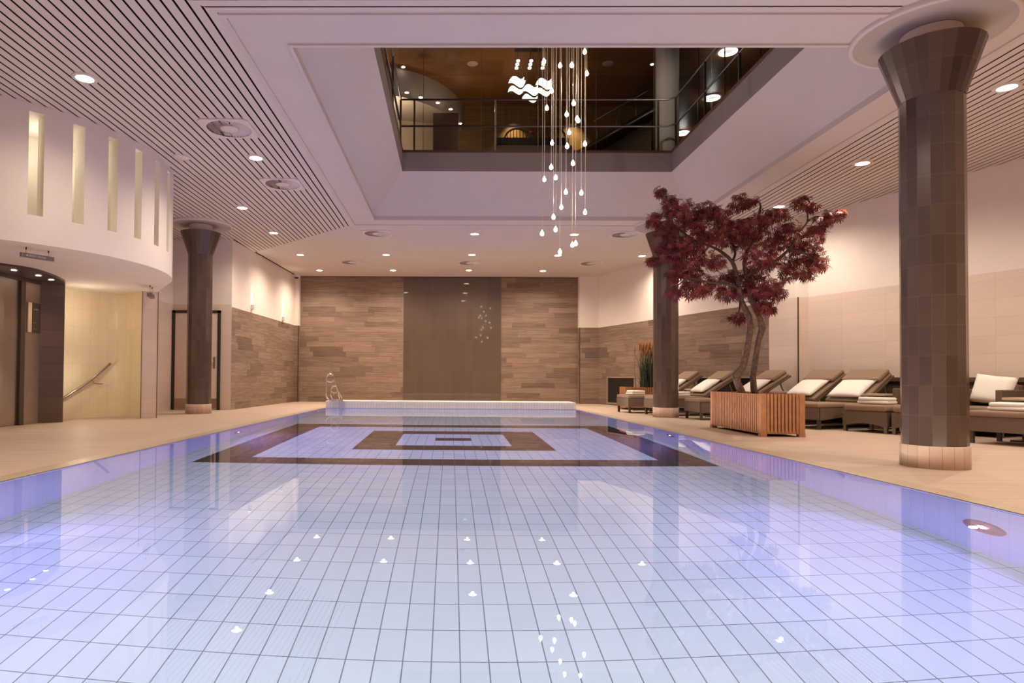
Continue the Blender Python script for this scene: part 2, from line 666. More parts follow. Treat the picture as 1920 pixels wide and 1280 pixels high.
# raised overflow edge, pale strip round the water
b = MB()
for fx, s in ((pool_l, -1), (pool_r, 1)):
    x0, x1 = fx(POOL_Y0), fx(POOL_Y1)
    q = [(x0, POOL_Y0, 0.004), (x0 + s * 0.17, POOL_Y0, 0.004), (x1 + s * 0.17, POOL_Y1, 0.004), (x1, POOL_Y1, 0.004)]
    if s < 0:
        q.reverse()
    b.flat(q)
struct(b.build('trim_1', mat('pool_edge_stone', (190, 168, 144), 0.3, noise=0.06, nscale=9)))
PD = -1.2
b = MB()
b.flat([(L0[0], POOL_Y0, PD), (R0[0], POOL_Y0, PD), (R1[0], POOL_Y1, PD), (L1[0], POOL_Y1, PD)])
struct(b.build('floor_pool', M['poolfloor']))
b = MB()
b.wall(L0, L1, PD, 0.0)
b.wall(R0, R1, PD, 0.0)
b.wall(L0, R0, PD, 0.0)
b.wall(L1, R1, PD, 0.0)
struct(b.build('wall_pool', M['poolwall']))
b = MB()
zw = -0.003
b.flat([(L0[0], POOL_Y0, zw), (R0[0], POOL_Y0, zw), (R1[0], POOL_Y1, zw), (L1[0], POOL_Y1, zw)])
o = b.build('water', M['water'])
struct(o)
# white tiled ledge at the far end
b = MB()
b.box((L1[0] + 0.02, POOL_Y1, 0.0), (R1[0] - 0.02, 15.4, 0.165), bevel=0.006, seg=1)
struct(b.build('trim_2', M['ledge']))

# ------------------------------------------------------------------ walls
# back wall: two plank fields and a glossy brown middle panel
b = MB()
b.wall((-4.36, BACK), (-1.356, BACK), 0, ZC)
b.wall((1.465, BACK), (3.68, BACK), 0, ZC, 6.3)
struct(b.build('wall_back', M['planks']))
b = MB()
b.wall((-1.356, BACK - 0.012), (1.465, BACK - 0.012), 0, ZC)
b.wall((-1.356, BACK), (-1.356, BACK - 0.012), 0, ZC)
b.wall((1.465, BACK - 0.012), (1.465, BACK), 0, ZC)
struct(b.build('wall_back_panel', M['panelglass']))
# left wall: planks below, plaster above, with the corner pier beside the back wall
LW = [(-4.66, 13.55), (-4.47, 18.30), (-4.36, 18.30), (-4.36, BACK)]
b = MB()
b.poly_wall(LW, 0, WT)
struct(b.build('wall_left', M['planks']))
b = MB()
b.poly_wall([(p[0] - 0.0, p[1]) for p in LW], WT, ZC)
b.wall((-5.92, 13.55), (-4.66, 13.55), 2.24, ZC)
b.wall((-5.92, 9.9), (-5.92, 13.55), 2.24, ZC)
struct(b.build('wall_left_plaster', M['white']))
b = MB()
b.wall((-5.92, 13.55), (-4.66, 13.55), 0, 2.24)
b.wall((-5.92, 11.2), (-5.92, 13.55), 0, 2.24)
struct(b.build('wall_left_tile', M['beige']))
# right wall
JA = (wall_a_x(11.47), 11.47)
TB = (wall_a_x(12.13), 12.13)
JB = (wall_b_x(11.45), 11.45)
ENDB = (wall_b_x(-4.0), -4.0)
b = MB()
b.poly_wall([(3.68, BACK), (3.68, 18.28), (4.224, 18.28), TB], 0, 2.17)
struct(b.build('wall_right', M['planks']))
b = MB()
b.poly_wall([TB, JA, JB, ENDB], 0, 2.19)
struct(b.build('wall_right_tile', M['beige']))
b = MB()
b.poly_wall([(3.68, BACK), (3.68, 18.28), (4.224, 18.28), TB], 2.17, ZC)
b.poly_wall([TB, JA, JB, ENDB], 2.19, ZC)
struct(b.build('wall_right_plaster', M['white']))
# metal corner strips
b = MB()
b.box((JA[0] - 0.012, JA[1] - 0.012, 0), (JA[0] + 0.004, JA[1] + 0.004, 2.19))
b.box((3.672, 18.27, 0), (3.69, 18.285, 2.17))
b.box((-4.372, 18.29, 0), (-4.352, 18.31, WT))
struct(b.build('trim_3', M['steeldark']))
# rear part of the hall behind the photographer
b = MB()
b.wall((-9, -4), (12, -4), 0, ZC)
b.wall((-6.07, -4), (-6.07, 7.0), 0, ZC)
struct(b.build('wall_front', M['beige']))

# ------------------------------------------------------------------ ceiling
XL, XR, YN, YF = -1.85, 4.80, 5.11, 12.16
P_, W_ = 0.0977, 0.077
b = MB()


def slat(p, th=0.002):
    lo = [(q[0], q[1], ZC) for q in p]
    hi = [(q[0], q[1], ZC + th) for q in p]
    b.face(lo)
    n = len(p)
    for i in range(n):
        j = (i + 1) % n
        b.face([lo[i], hi[i], hi[j], lo[j]])


x = XL - 0.045
while x > -7.2:
    x0, x1 = x - W_, x
    def fy(xx): return min(YF + (XL - xx), 13.55 if xx < -4.62 else 14.9)
    def ny(xx): return max(YN - (XL - xx), -3.9)
    slat([(x0, ny(x0)), (x1, ny(x1)), (x1, fy(x1)), (x0, fy(x0))])
    x -= P_
x = XR + 0.06
while x < 9.6:
    x0, x1 = x, x + W_
    def fy(xx):
        ya = 18.28 - (xx - 4.224) / 0.29 if xx < 6.2 else 11.37 - (xx - 6.40) / 0.37
        return min(YF + (xx - XR), ya + 0.01)
    def ny(xx): return max(YN - (xx - XR), -3.9)
    if fy(x1) > ny(x0) + 0.1:
        slat([(x0, ny(x0)), (x1, ny(x1)), (x1, fy(x1)), (x0, fy(x0))])
    x += P_
y = YF + 0.02
while y < BACK - 0.1:
    y0, y1 = y, y + W_ + 0.012
    def lx(yy): return max(XL - (yy - YF), -4.60 + 0.04 * (yy - 14))
    def rx(yy): return min(XR + (yy - YF), wall_a_x(yy))
    slat([(lx(y0), y0), (rx(y0), y0), (rx(y1), y1), (lx(y1), y1)], 0.012)
    y += P_
y = YN - 0.03
while y > -3.9:
    y0, y1 = y - W_, y
    slat([(max(-6.0, XL - (YN - y0)), y0), (min(9.5, XR + (YN - y0)), y0), (min(9.5, XR + (YN - y1)), y1), (max(-6.0, XL - (YN - y1)), y1)], 0.005)
    y -= P_
struct(b.build('ceiling', M['ceil']))
IXL, IXR, IYN, IYF = -1.415, 4.385, 5.575, 11.73
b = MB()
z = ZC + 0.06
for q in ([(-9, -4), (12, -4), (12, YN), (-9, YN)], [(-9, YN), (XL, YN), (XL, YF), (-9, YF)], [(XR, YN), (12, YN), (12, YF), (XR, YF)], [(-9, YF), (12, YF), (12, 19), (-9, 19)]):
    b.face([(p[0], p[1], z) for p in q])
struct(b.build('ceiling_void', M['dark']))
# flat boarded band round the atrium with its edge beads
b = MB()


def ring(x0, x1, y0, y1, X0, X1, Y0, Y1, z0, z1):
    """frame between outer (x0..y1) and inner (X0..Y1) rectangle"""
    for lo, hi in (((x0, y0), (x1, Y0)), ((x0, Y1), (x1, y1)), ((x0, Y0), (X0, Y1)), ((X1, Y0), (x1, Y1))):
        b.box((lo[0], lo[1], z0), (hi[0], hi[1], z1))


ring(XL, XR, YN, YF, IXL, IXR, IYN, IYF, ZC - 0.002, ZC + 0.08)
ring(XL - 0.04, XR + 0.04, YN - 0.03, YF + 0.03, XL + 0.012, XR - 0.012, YN + 0.012, YF - 0.012, ZC - 0.016, ZC + 0.05)
ring(IXL - 0.03, IXR + 0.03, IYN - 0.03, IYF + 0.03, IXL + 0.004, IXR - 0.004, IYN + 0.004, IYF - 0.004, ZC - 0.02, ZC + 0.09)
struct(b.build('trim_4', M['band']))
# sloping sides of the light well
UXL, UXR, UYN, UYF = -0.855, 3.815, 6.18, 11.07
ZS, ZU, ZF = ZC + 0.05, 4.30, 4.64
b = MB()
lo = [(IXL, IYN), (IXR, IYN), (IXR, IYF), (IXL, IYF)]
hi = [(UXL, UYN), (UXR, UYN), (UXR, UYF), (UXL, UYF)]
for i in range(4):
    j = (i + 1) % 4
    b.face([(*lo[i], ZS), (*lo[j], ZS), (*hi[j], ZU), (*hi[i], ZU)])
struct(b.build('ceiling_well', M['band']))
b = MB()
for i in range(4):
    j = (i + 1) % 4
    b.wall(hi[i], hi[j], ZU, ZF)
struct(b.build('trim_5', M['fascia']))
b = MB()
ring(UXL - 0.03, UXR + 0.03, UYN - 0.03, UYF + 0.03, UXL + 0.012, UXR - 0.012, UYN + 0.012, UYF - 0.012, ZF - 0.012, ZF + 0.03)
struct(b.build('trim_6', M['uptrim']))

# ------------------------------------------------------------------ upper storey
ZUC = 7.0
UB = 14.7
b = MB()
z = ZF + 0.005
for q in ([(-6, 1), (11, 1), (11, UYN), (-6, UYN)], [(-6, UYN), (UXL, UYN), (UXL, UYF), (-6, UYF)], [(UXR, UYN), (11, UYN), (11, UYF), (UXR, UYF)], [(-6, UYF), (11, UYF), (11, 19), (-6, 19)]):
    b.flat([(p[0], p[1], z) for p in q])
struct(b.build('floor_upper', M['upfloor']))
b = MB()
b.flat([(-6, 1, ZUC), (11, 1, ZUC), (11, 19, ZUC), (-6, 19, ZUC)])
struct(b.build('ceiling_upper', M['upceil']))
b = MB()
b.wall((-6, UB), (4.6, UB), ZF, ZUC)
b.wall((4.6, UB), (4.6, 19), ZF, ZUC)
struct(b.build('wall_upper_back', M['upwall']))
b = MB()
b.wall((4.6, 18.9), (11, 18.9), ZF, ZUC)
b.wall((-6, 1), (-6, 19), ZF, ZUC)
b.wall((11, 1), (11, 19), ZF, ZUC)
b.wall((-6, 1), (11, 1), ZF, ZUC)
struct(b.build('wall_upper', M['updark']))
# curved white bulkhead with downlights
bc, br = Vector((-2.1, 15.0)), 2.35
crv = [(bc.x + br * math.cos(t), bc.y + br * math.sin(t)) for t in [(-100 + 118 * i / 24) * PI / 180 for i in range(25)]]
ZB = 6.42
b = MB()
b.poly_wall(crv, ZB, ZUC, smooth=True)
struct(b.build('wall_upper_curve', mat('bulkhead_grey', (150, 140, 130), 0.8, noise=0.03)))
b = MB()
b.flat([(p[0], p[1], ZB) for p in crv] + [(bc.x - 1.5, UB, ZB), (bc.x - 2.4, 13, ZB)])
struct(b.build('ceiling_upper_soffit', mat('soffit_cream', (206, 186, 164), 0.8, noise=0.02)))
b = MB()
b.wall((-1.85, 13.9), (-0.25, 14.3), ZF, ZB)
struct(b.build('wall_upper_cream', mat('upper_wall_cream', (196, 174, 146), 0.8, noise=0.02)))
# frameless glazing along the far and right side
gy = UYF + 0.16
b = MB()
b.face([(UXL - 0.1, gy, ZF + 0.01), (UXR + 0.25, gy, ZF + 0.01), (UXR + 0.25, gy, ZUC), (UXL - 0.1, gy, ZUC)])
w1 = struct(b.build('window_1', M['pane']))
b = MB()
for px in (794, 902, 1009, 1117.5, 1226):
    p = at_y(px, 200, gy)
    b.box((p.x - 0.004, gy - 0.008, ZF + 0.01), (p.x + 0.004, gy + 0.008, ZUC))
b.build('window_seal', M['rail'], w1)
b = MB()
gx = UXR + 0.25
b.face([(gx, 6.2, ZF + 0.01), (gx, gy, ZF + 0.01), (gx, gy, ZUC), (gx, 6.2, ZUC)])
w2 = struct(b.build('window_2', M['pane']))
b = MB()
for yy in (7.3, 8.4, 9.5, 10.5):
    b.box((gx - 0.008, yy - 0.004, ZF + 0.01), (gx + 0.008, yy + 0.004, ZUC))
b.build('window_seal', M['rail'], w2)

# balustrade round the opening
bal = thing('balustrade', 'steel balustrade with two rails along the edge of the upper floor opening', 'railing', (1.4, UYF + 0.05, ZF))
org = Vector((1.4, UYF + 0.05, ZF))
rx0, rx1, ry = UXL - 0.04, UXR + 0.06, UYF + 0.06
for nm, zz in (('handrail', 5.585), ('middle_rail', 5.115)):
    b = MB()
    b.tube([(rx0, 6.3, zz), (rx0, ry, zz)], 0.016, 8)
    b.tube([(rx0, ry, zz), (rx1 - 0.12, ry, zz), (rx1, ry - 0.12, zz), (rx1, 6.3, zz)], 0.016, 8)
    b.build(nm, M['rail'], bal, org)
posts = [(rx0, ry)] + [(at_y(px, 235, ry).x, ry) for px in (777, 929, 1234)] + [(rx1, ry - 0.10)]
for px in (1322, 1387):
    d = ray(px, 200)
    posts.append((rx1, (CAM + d * (rx1 / d.x)).y))
posts += [(rx0, yy) for yy in (9.6, 8.0, 6.5)]
for p in posts:
    b = MB()
    b.box((p[0] - 0.016, p[1] - 0.012, ZF + 0.02), (p[0] + 0.016, p[1] + 0.012, 5.585))
    b.build('post', M['rail'], bal, org)

# round pillar of the upper storey
p = at_y(1251, 200, 12.0)
t = thing('pillar', 'round white pillar on the upper floor behind the glass corner', 'pillar', (p.x, 12.0, ZF + 0.005))
t['kind'] = 'thing'
b = MB()
b.lathe([(0.215, 0.0), (0.215, ZUC - ZF - 0.006)], 28)
b.build('shaft', mat('upper_pillar_white', (206, 196, 182), 0.7, noise=0.02), t)
# dark tall cabinet
p0, p1 = at_y(812, 212, 13.4), at_y(860, 212, 13.4)
t = thing('cabinet', 'tall dark brown cabinet on the upper floor beneath the curved white bulkhead', 'cabinet', ((p0.x + p1.x) / 2, 13.5, ZF + 0.005))
hw = (p1.x - p0.x) / 2
b = MB()
b.box((-hw, -0.1, 0), (hw, 0.25, p0.z - ZF), bevel=0.008)
b.build('body', M['updark'], t)
# counter with chairs behind
p0, p1 = at_y(931, 259, 12.2), at_y(1066, 259, 12.2)
za, zb_ = at_y(1000, 258, 12.2).z, at_y(1000, 271, 12.2).z
t = thing('counter', 'long low counter with dark top and white front on the upper floor', 'counter', ((p0.x + p1.x) / 2, 12.4, ZF + 0.005))
hw = (p1.x - p0.x) / 2
b = MB()
b.box((-hw, -0.2, zb_ - ZF), (hw, 0.3, za - ZF), bevel=0.006)
b.build('counter_top', mat('counter_black', (34, 26, 22), 0.5, noise=0.1), t)
b = MB()
b.box((-hw + 0.02, -0.16, 0), (hw + 0.08, 0.28, zb_ - ZF))
b.build('front_panel', mat('counter_white', (196, 182, 166), 0.6, noise=0.02), t)


def arch_chair(px0, px1, label):
    q0, q1 = at_y(px0, 250, 13.18), at_y(px1, 250, 13.18)
    w = (q1.x - q0.x) / 2
    top = at_y(px0, 240, 13.18).z - ZF - 0.005
    c = thing('armchair', label, 'chair', ((q0.x + q1.x) / 2, 13.18, ZF + 0.005), 0, 'arch-backed chairs at the upper counter')
    m = mat('black_chair_wood', (30, 22, 20), 0.5, noise=0.1)
    b = MB()
    pts = [(-w, 0, 0.45)] + [(w * math.cos(PI - PI * i / 10), 0, top - 0.28 + 0.27 * math.sin(PI * i / 10)) for i in range(11)] + [(w, 0, 0.45)]
    b.tube(pts, 0.02, 6)
    for k in range(-3, 4):
        xx = k * w / 4
        zt = top - 0.28 + 0.27 * math.sqrt(max(0, 1 - (xx / w) ** 2))
        b.tube([(xx, 0, 0.45), (xx, 0, zt)], 0.008, 5)
    b.build('backrest', m, c)
    b = MB()
    b.box((-w, -0.36, 0.41), (w, 0.02, 0.46), bevel=0.012)
    b.build('seat', m, c)
    for sx in (-1, 1):
        for yy in (-0.33, 0.0):
            b = MB()
            b.box((sx * (w - 0.03) - 0.02, yy - 0.02, 0), (sx * (w - 0.03) + 0.02, yy + 0.02, 0.42))
            b.build('leg', m, c)


arch_chair(945, 993, 'black arch-backed chair behind the upper counter, left of the red flower')
arch_chair(1024, 1062, 'black arch-backed chair behind the upper counter, right of the red flower')
q = at_y(998, 258, 12.45)
t = thing('flower', 'single red flower standing on the dark upper counter between two chairs', 'flower', (q.x, 12.45, za + 0.002))
b = MB()
b.tube([(0, 0, 0), (0.01, 0, 0.1), (0, 0, 0.17)], 0.006, 5)
b.lathe([(0.0, 0.0), (0.022, 0.0), (0.026, 0.03), (0.014, 0.06), (0.014, 0.07)], 10)
b.build('stem', mat('stem_green', (50, 60, 36), 0.6, noise=0.1), t)
b = MB()
for k in range(7):
    a = k * 2 * PI / 7
    b.pillow(0.07, 0.05, 0.012, 4, Matrix.Translation((0.03 * math.cos(a), 0.03 * math.sin(a), 0.185)) @ Matrix.Rotation(a, 4, 'Z') @ Matrix.Rotation(-0.7, 4, 'Y'))
b.build('petals', M['flower'], t)

# open staircase further back on the upper floor
p0, p1 = at_y(1105, 275, 13.8), at_y(1226, 204, 13.8)
t = thing('staircase', 'steel staircase with diagonal stringers rising behind the upper glass', 'staircase', (p0.x, 13.8, ZF + 0.005))
og = Vector((p0.x, 13.8, ZF + 0.005))
d = p1 - p0
for off in (0.0, 0.75):
    b = MB()
    a0, a1 = p0 + Vector((0, off, 0)) - d * 0.9, p1 + Vector((0, off, 0))
    a0.z = max(a0.z, ZF + 0.06)
    b.tube([a0, a1], 0.06, 4)
    b.build('stringer', M['rail'], t, og)
b = MB()
a0, a1 = p0 + Vector((0.1, 0, 0.55)), p1 + Vector((0.1, 0, 0.55))
b.tube([a0, a1], 0.02, 8)
for k in (0.05, 0.35, 0.65, 0.95):
    q = a0.lerp(a1, k)
    b.tube([q, q - Vector((0, 0, 0.55))], 0.012, 6)
b.build('handrail', M['rail'], t, og)
for k in range(6):
    q = p0.lerp(p1, k / 5)
    b = MB()
    b.box((q.x - 0.12, 13.8, q.z - 0.02), (q.x + 0.12, 14.55, q.z + 0.02))
    b.build('step', M['updark'], t, og)

# illuminated wave emblem hanging from a bar
SY = 12.0
def spx(zx, zy): return at_y(700 + zx / 5.333, 80 + zy / 5.333, SY)
top = at_y(995, 94, SY)
t = thing('illuminated_sign', 'glowing white sign of three wave emblems hanging behind the upper glass', 'sign', (top.x, SY, top.z))
UP = [(1352, 402), (1364, 372), (1392, 340), (1420, 336), (1448, 352), (1470, 366), (1492, 360), (1506, 344), (1508, 364), (1500, 384), (1520, 378), (1514, 408), (1492, 440), (1466, 446), (1436, 428), (1408, 408), (1380, 398)]
LO = [(1346, 494), (1356, 460), (1380, 434), (1404, 434), (1430, 452), (1456, 468), (1486, 468), (1502, 452), (1498, 486), (1478, 510), (1454, 516), (1424, 500), (1396, 482), (1370, 480)]
for dx, dy in ((0, 0), (138, 82), (270, 20)):
    for nm, pl in (('wave_upper', UP), ('wave_lower', LO)):
        b = MB()
        pts = [spx(p[0] + dx, p[1] + dy) for p in pl]
        pts = catmull([*pts, pts[0]], 3)[:-1]
        f = [(q.x, SY - 0.012, q.z) for q in pts]
        g = [(q.x, SY + 0.012, q.z) for q in pts]
        b.face(f)
        b.face(g[::-1])
        for i in range(len(f)):
            j = (i + 1) % len(f)
            b.face([f[i], g[i], g[j], f[j]])
        b.build(nm, M['logo'], t, (top.x, SY, top.z))
b = MB()
q0, q1 = spx(1410, 72), spx(1730, 78)
b.box((q0.x, SY - 0.03, q0.z - 0.035), (q1.x, SY + 0.03, q0.z + 0.02))
for zx in (1440, 1575, 1652):
    q = spx(zx, 72)
    b.tube([q, (q.x, SY, ZUC)], 0.006, 5)
b.build('bar', M['steeldark'], t, (top.x, SY, top.z))
b = MB()
for a, c in (((1430, 80), (1385, 350)), ((1450, 80), (1500, 360)), ((1575, 80), (1530, 430)), ((1590, 80), (1640, 440)), ((1690, 80), (1650, 360)), ((1705, 80), (1770, 380))):
    b.tube([spx(*a), spx(*c)], 0.003, 4)
b.build('suspension_wire', M['steeldark'], t, (top.x, SY, top.z))
for zx in (1445, 1575, 1705):
    b = MB()
    for k, zy in enumerate((195, 230, 266)):
        q = spx(zx - 8 * k, zy)
        b.lathe([(0.001, -0.02), (0.034, -0.014), (0.034, 0.014), (0.001, 0.02)], 12, (q.x, SY - 0.05, q.z))
    lc = b.build('lamp_cluster', M['logo'], t, (top.x, SY, top.z))
    b = MB()
    qa, qb = spx(zx, 80), spx(zx - 16, 266)
    b.tube([(qa.x, SY - 0.05, qa.z), (qb.x, SY - 0.05, qb.z)], 0.004, 4)
    b.build('lamp_stem', M['steeldark'], lc, (top.x, SY, top.z))

# upper ceiling speakers, ring lamps, small spots
for i, (px, py, lb) in enumerate(((886, 119, 'left of the wave sign'), (1140, 119, 'right of the hanging lights'))):
    q = at_z(px, py, ZUC)
    t = thing('ceiling_speaker', 'round flat grey speaker in the upper wood ceiling, ' + lb, 'speaker', (q.x, q.y, ZUC), 0, 'speakers in the upper wood ceiling')
    b = MB()
    b.lathe([(0.001, -0.012), (0.1, -0.012), (0.11, -0.006), (0.11, 0.0)], 24)
    b.build('grille', mat('speaker_grey', (170, 150, 130), 0.7, noise=0.05), t)
for px, py, lb in ((1365, 95, 'topmost of three beside the railing'), (1335, 182, 'middle one of three beside the railing'), (1280, 248, 'lowest of three, at the foot of the white pillar')):
    q = at_z(px, py, ZUC)
    t = thing('ring_lamp', 'ring-shaped ceiling lamp upstairs, ' + lb, 'lamp', (q.x, q.y, ZUC), 0, 'ring lamps upstairs')
    b = MB()
    b.lathe([(0.10, -0.03), (0.17, -0.03), (0.17, -0.02), (0.10, -0.02), (0.10, -0.03)], 28)
    b.build('light_ring', M['lenswhite'], t)
    b = MB()
    b.lathe([(0.001, -0.018), (0.21, -0.018), (0.22, 0.0)], 28)
    b.build('housing', M['grille'], t)
    point((q.x, q.y, ZUC - 0.2), 3, (0.95, 1, 0.92), 0.1)
UPS = [(756, 125, ZUC, 'beside the left railing'), (763, 173, ZB, 'first along the curved bulkhead'), (789, 182, ZB, 'second along the curved bulkhead'), (821, 192, ZB, 'third along the curved bulkhead'),
       (845, 204, ZB, 'fourth along the curved bulkhead'), (863, 231, ZB, 'last along the curved bulkhead'), (1223, 120, ZUC, 'left of the white pillar'), (1106, 218, ZUC, 'right of the hanging lights')]
for px, py, zz, lb in UPS:
    q = at_z(px, py, zz)
    t = thing('spotlight', 'tiny bright upstairs ceiling spotlight ' + lb, 'light', (q.x, q.y, zz), 0, 'tiny spotlights upstairs')
    b = MB()
    b.lathe([(0.001, -0.012), (0.035, -0.012), (0.04, -0.004)], 14)
    b.build('lens', M['lens'], t)
    b = MB()
    b.lathe([(0.036, -0.008), (0.055, -0.008), (0.055, 0.0)], 14)
    b.build('trim_ring', M['grille'], t)

# ------------------------------------------------------------------ downlights and vents in the hall ceiling
dl = [(159, 148, 'in the left slatted ceiling above the slotted curved wall'),
      (480, 297, 'in the left slatted ceiling between the two square vents'),
      (454, 390, 'in the left slatted ceiling above the left brown column'),
      (513, 437, 'in the left slatted ceiling just before the ceiling bends'),
      (563, 478, 'above the left wall, front one of two there'),
      (599, 507, 'above the left wood wall, first from left in the row nearest it'),
      (724, 478, 'left of centre in the middle row of the back ceiling'),
      (737, 507, 'second from left in the row nearest the wood back wall'),
      (890, 439, 'at centre of the back ceiling, in the row nearest the atrium'),
      (885, 478, 'at centre of the middle row of the back ceiling'),
      (879, 507, 'above the glossy brown panel, in the row nearest it'),
      (1018, 508, 'rightmost in the row nearest the wood back wall'),
      (1046, 479, 'behind the lowest hanging drop, in the middle row'),
      (1077, 440, 'behind the hanging drops, in the row nearest the atrium'),
      (1204, 480, 'left of the column behind the red tree'),
      (1888, 165, 'in the right slatted ceiling, right of the big column'),
      (1617, 307, 'in the right slatted ceiling, left of the big column'),
      (1461, 388, 'in the right slatted ceiling, just above the red tree')]
first = None
LAMP_E = 200
for px, py, lb in dl:
    q = at_z(px, py, ZC - 0.01)
    label = 'recessed downlight ' + lb
    if first is None:
        first = thing('downlight', label, 'light', (q.x, q.y, ZC), 0, 'downlights in the pool hall ceiling')
        b = MB()
        b.lathe([(0.082, -0.010), (0.112, -0.012), (0.120, -0.004), (0.120, 0.012)], 28)
        b.build('trim_ring', M['grille'], first)
        b = MB()
        b.disc((0, 0, -0.008), 0.084, 28, True)
        b.build('lens', M['lens'], first)
    else:
        dup(first, (q.x, q.y, ZC), 0, label)
    spot((q.x, q.y, ZC - 0.045), LAMP_E * (0.42 if q.x < -3 and q.y < 12 else 1.0), 2.75, 1.0, (1, 0.85, 0.68), 0.03, name='downlight_lamp')
for x, y in ((-3.6, 3.6), (-3.6, 0.6), (5.54, 4.0), (5.54, 1.0), (7.4, 5.5), (7.4, 2.5), (0.5, 3.5), (0.5, 0.5), (2.6, 3.5), (-1.5, 3.5), (-1.5, -1.5), (2.5, -1.5)):
    spot((x, y, ZC - 0.03), LAMP_E * (0.6 if x < -3 else 1.0), 2.75, 1.0, (1, 0.85, 0.68), 0.03, name='downlight_lamp')

vents = [(430, 242, 'in the left slatted ceiling, nearer of the two'), (530, 346, 'in the left slatted ceiling, farther of the two'),
         (707, 438, 'in the back ceiling beside the left atrium corner'), (660, 492, 'in the back ceiling at left, near the wood wall'),
         (880, 493, 'in the back ceiling above the glossy brown panel'), (1172, 440, 'in the back ceiling beside the column behind the tree'),
         (1108, 494, 'in the back ceiling at right, near the white wall')]
first = None
for px, py, lb in vents:
    q = at_z(px, py, ZC - 0.01)
    label = 'square ceiling vent ' + lb
    if first is None:
        first = thing('ceiling_vent', label, 'vent', (q.x, q.y, ZC), 0, 'swirl vents in the pool hall ceiling')
        b = MB()
        n = 32
        sq = []
        for i in range(n):
            a = 2 * PI * (i + 0.5) / n
            k = 0.29 / max(abs(math.cos(a)), abs(math.sin(a)))
            sq.append((k * math.cos(a), k * math.sin(a)))
        ci = [(0.255 * math.cos(2 * PI * (i + 0.5) / n), 0.255 * math.sin(2 * PI * (i + 0.5) / n)) for i in range(n)]
        for i in range(n):
            j = (i + 1) % n
            b.face([(*sq[i], -0.012), (*ci[i], -0.012), (*ci[j], -0.012), (*sq[j], -0.012)])
            b.face([(*sq[i], -0.012), (*sq[j], -0.012), (*sq[j], 0.02), (*sq[i], 0.02)])
        b.build('frame', M['grille'], first)
        b = MB()
        b.disc((0, 0, 0.018), 0.26, 32, True)
        b.build('plenum', M['ventdark'], first)
        b = MB()
        for k in range(40):
            a0 = 2 * PI * k / 40
            a1 = a0 - 2 * PI / 40 * 0.62
            tl = 0.028
            b.face([(0.1 * math.cos(a0), 0.1 * math.sin(a0), -0.014), (0.255 * math.cos(a0), 0.255 * math.sin(a0), -0.014),
                    (0.255 * math.cos(a1), 0.255 * math.sin(a1), -0.014 + tl), (0.1 * math.cos(a1), 0.1 * math.sin(a1), -0.014 + tl)][::1])
        b.build('swirl_blades', M['grille'], first)
        b = MB()
        b.lathe([(0.001, -0.018), (0.1, -0.016), (0.105, -0.008)], 24)
        b.build('hub', M['grille'], first)
    else:
        dup(first, (q.x, q.y, ZC), 0, label)
q = at_z(340, 296, ZC - 0.01)
t = thing('smoke_detector', 'flat round white detector disc on the left slatted ceiling', 'detector', (q.x, q.y, ZC))
b = MB()
b.lathe([(0.001, -0.02), (0.10, -0.016), (0.115, -0.004), (0.115, 0.004)], 24)
b.build('cover', M['grille'], t)

# ------------------------------------------------------------------ columns
def column(x, y, label):
    t = thing('column', label, 'column', (x, y, 0), 0.1)
    t['kind'] = 'thing'
    b = MB()
    b.lathe([(0.227, 0.18), (0.227, 3.03)], 16, smooth=False, ufac=0.0891)
    b.build('shaft', M['col'], t)
    b = MB()
    b.lathe([(0.227, 3.03), (0.37, 3.46)], 24, smooth=False, ufac=0.0891)
    b.lathe([(0.37, 3.46), (0.2, 3.462)], 24, smooth=False)
    b.build('capital', M['cap'], t)
    b = MB()
    b.lathe([(0.0, 0.0), (0.2365, 0.0), (0.2365, 0.178), (0.233, 0.182), (0.22, 0.182)], 32, ufac=2 * PI * 0.2365 / 32)
    b.build('plinth', M['plinth'], t)
    b = MB()
    b.lathe([(0.215, 3.455), (0.215, 3.60)], 28)
    b.build('collar', M['white'], t)
    b = MB()
    b.lathe([(0.001, 3.603), (0.54, 3.606), (0.545, 3.59), (0.56, 3.584), (0.58, 3.588), (0.586, 3.60), (0.586, 3.64)], 48)
    b.build('ceiling_disc', M['band'], t)


column(4.0, 5.345, 'large brown tiled column with flared top nearest the camera at right')
column(4.06, 12.1, 'brown tiled column standing behind the red maple tree')
column(-4.81, 12.2, 'brown tiled column at left in front of the door')

# ------------------------------------------------------------------ left: curved slotted drum over the lift lobby
DC, DR = Vector((-6.226, 8.368)), 2.34
ZD = 2.12
slots = [(-43.6, -40.0), (-32.8, -29.5), (-22.3, -19.0), (-12.2, -8.9), (-1.8, 1.5), (8.6, 11.9)]
SZ0, SZ1 = 2.425, 3.54


def dp(a, r=DR):
    a = a * PI / 180
    return (DC.x + r * math.cos(a), DC.y + r * math.sin(a))


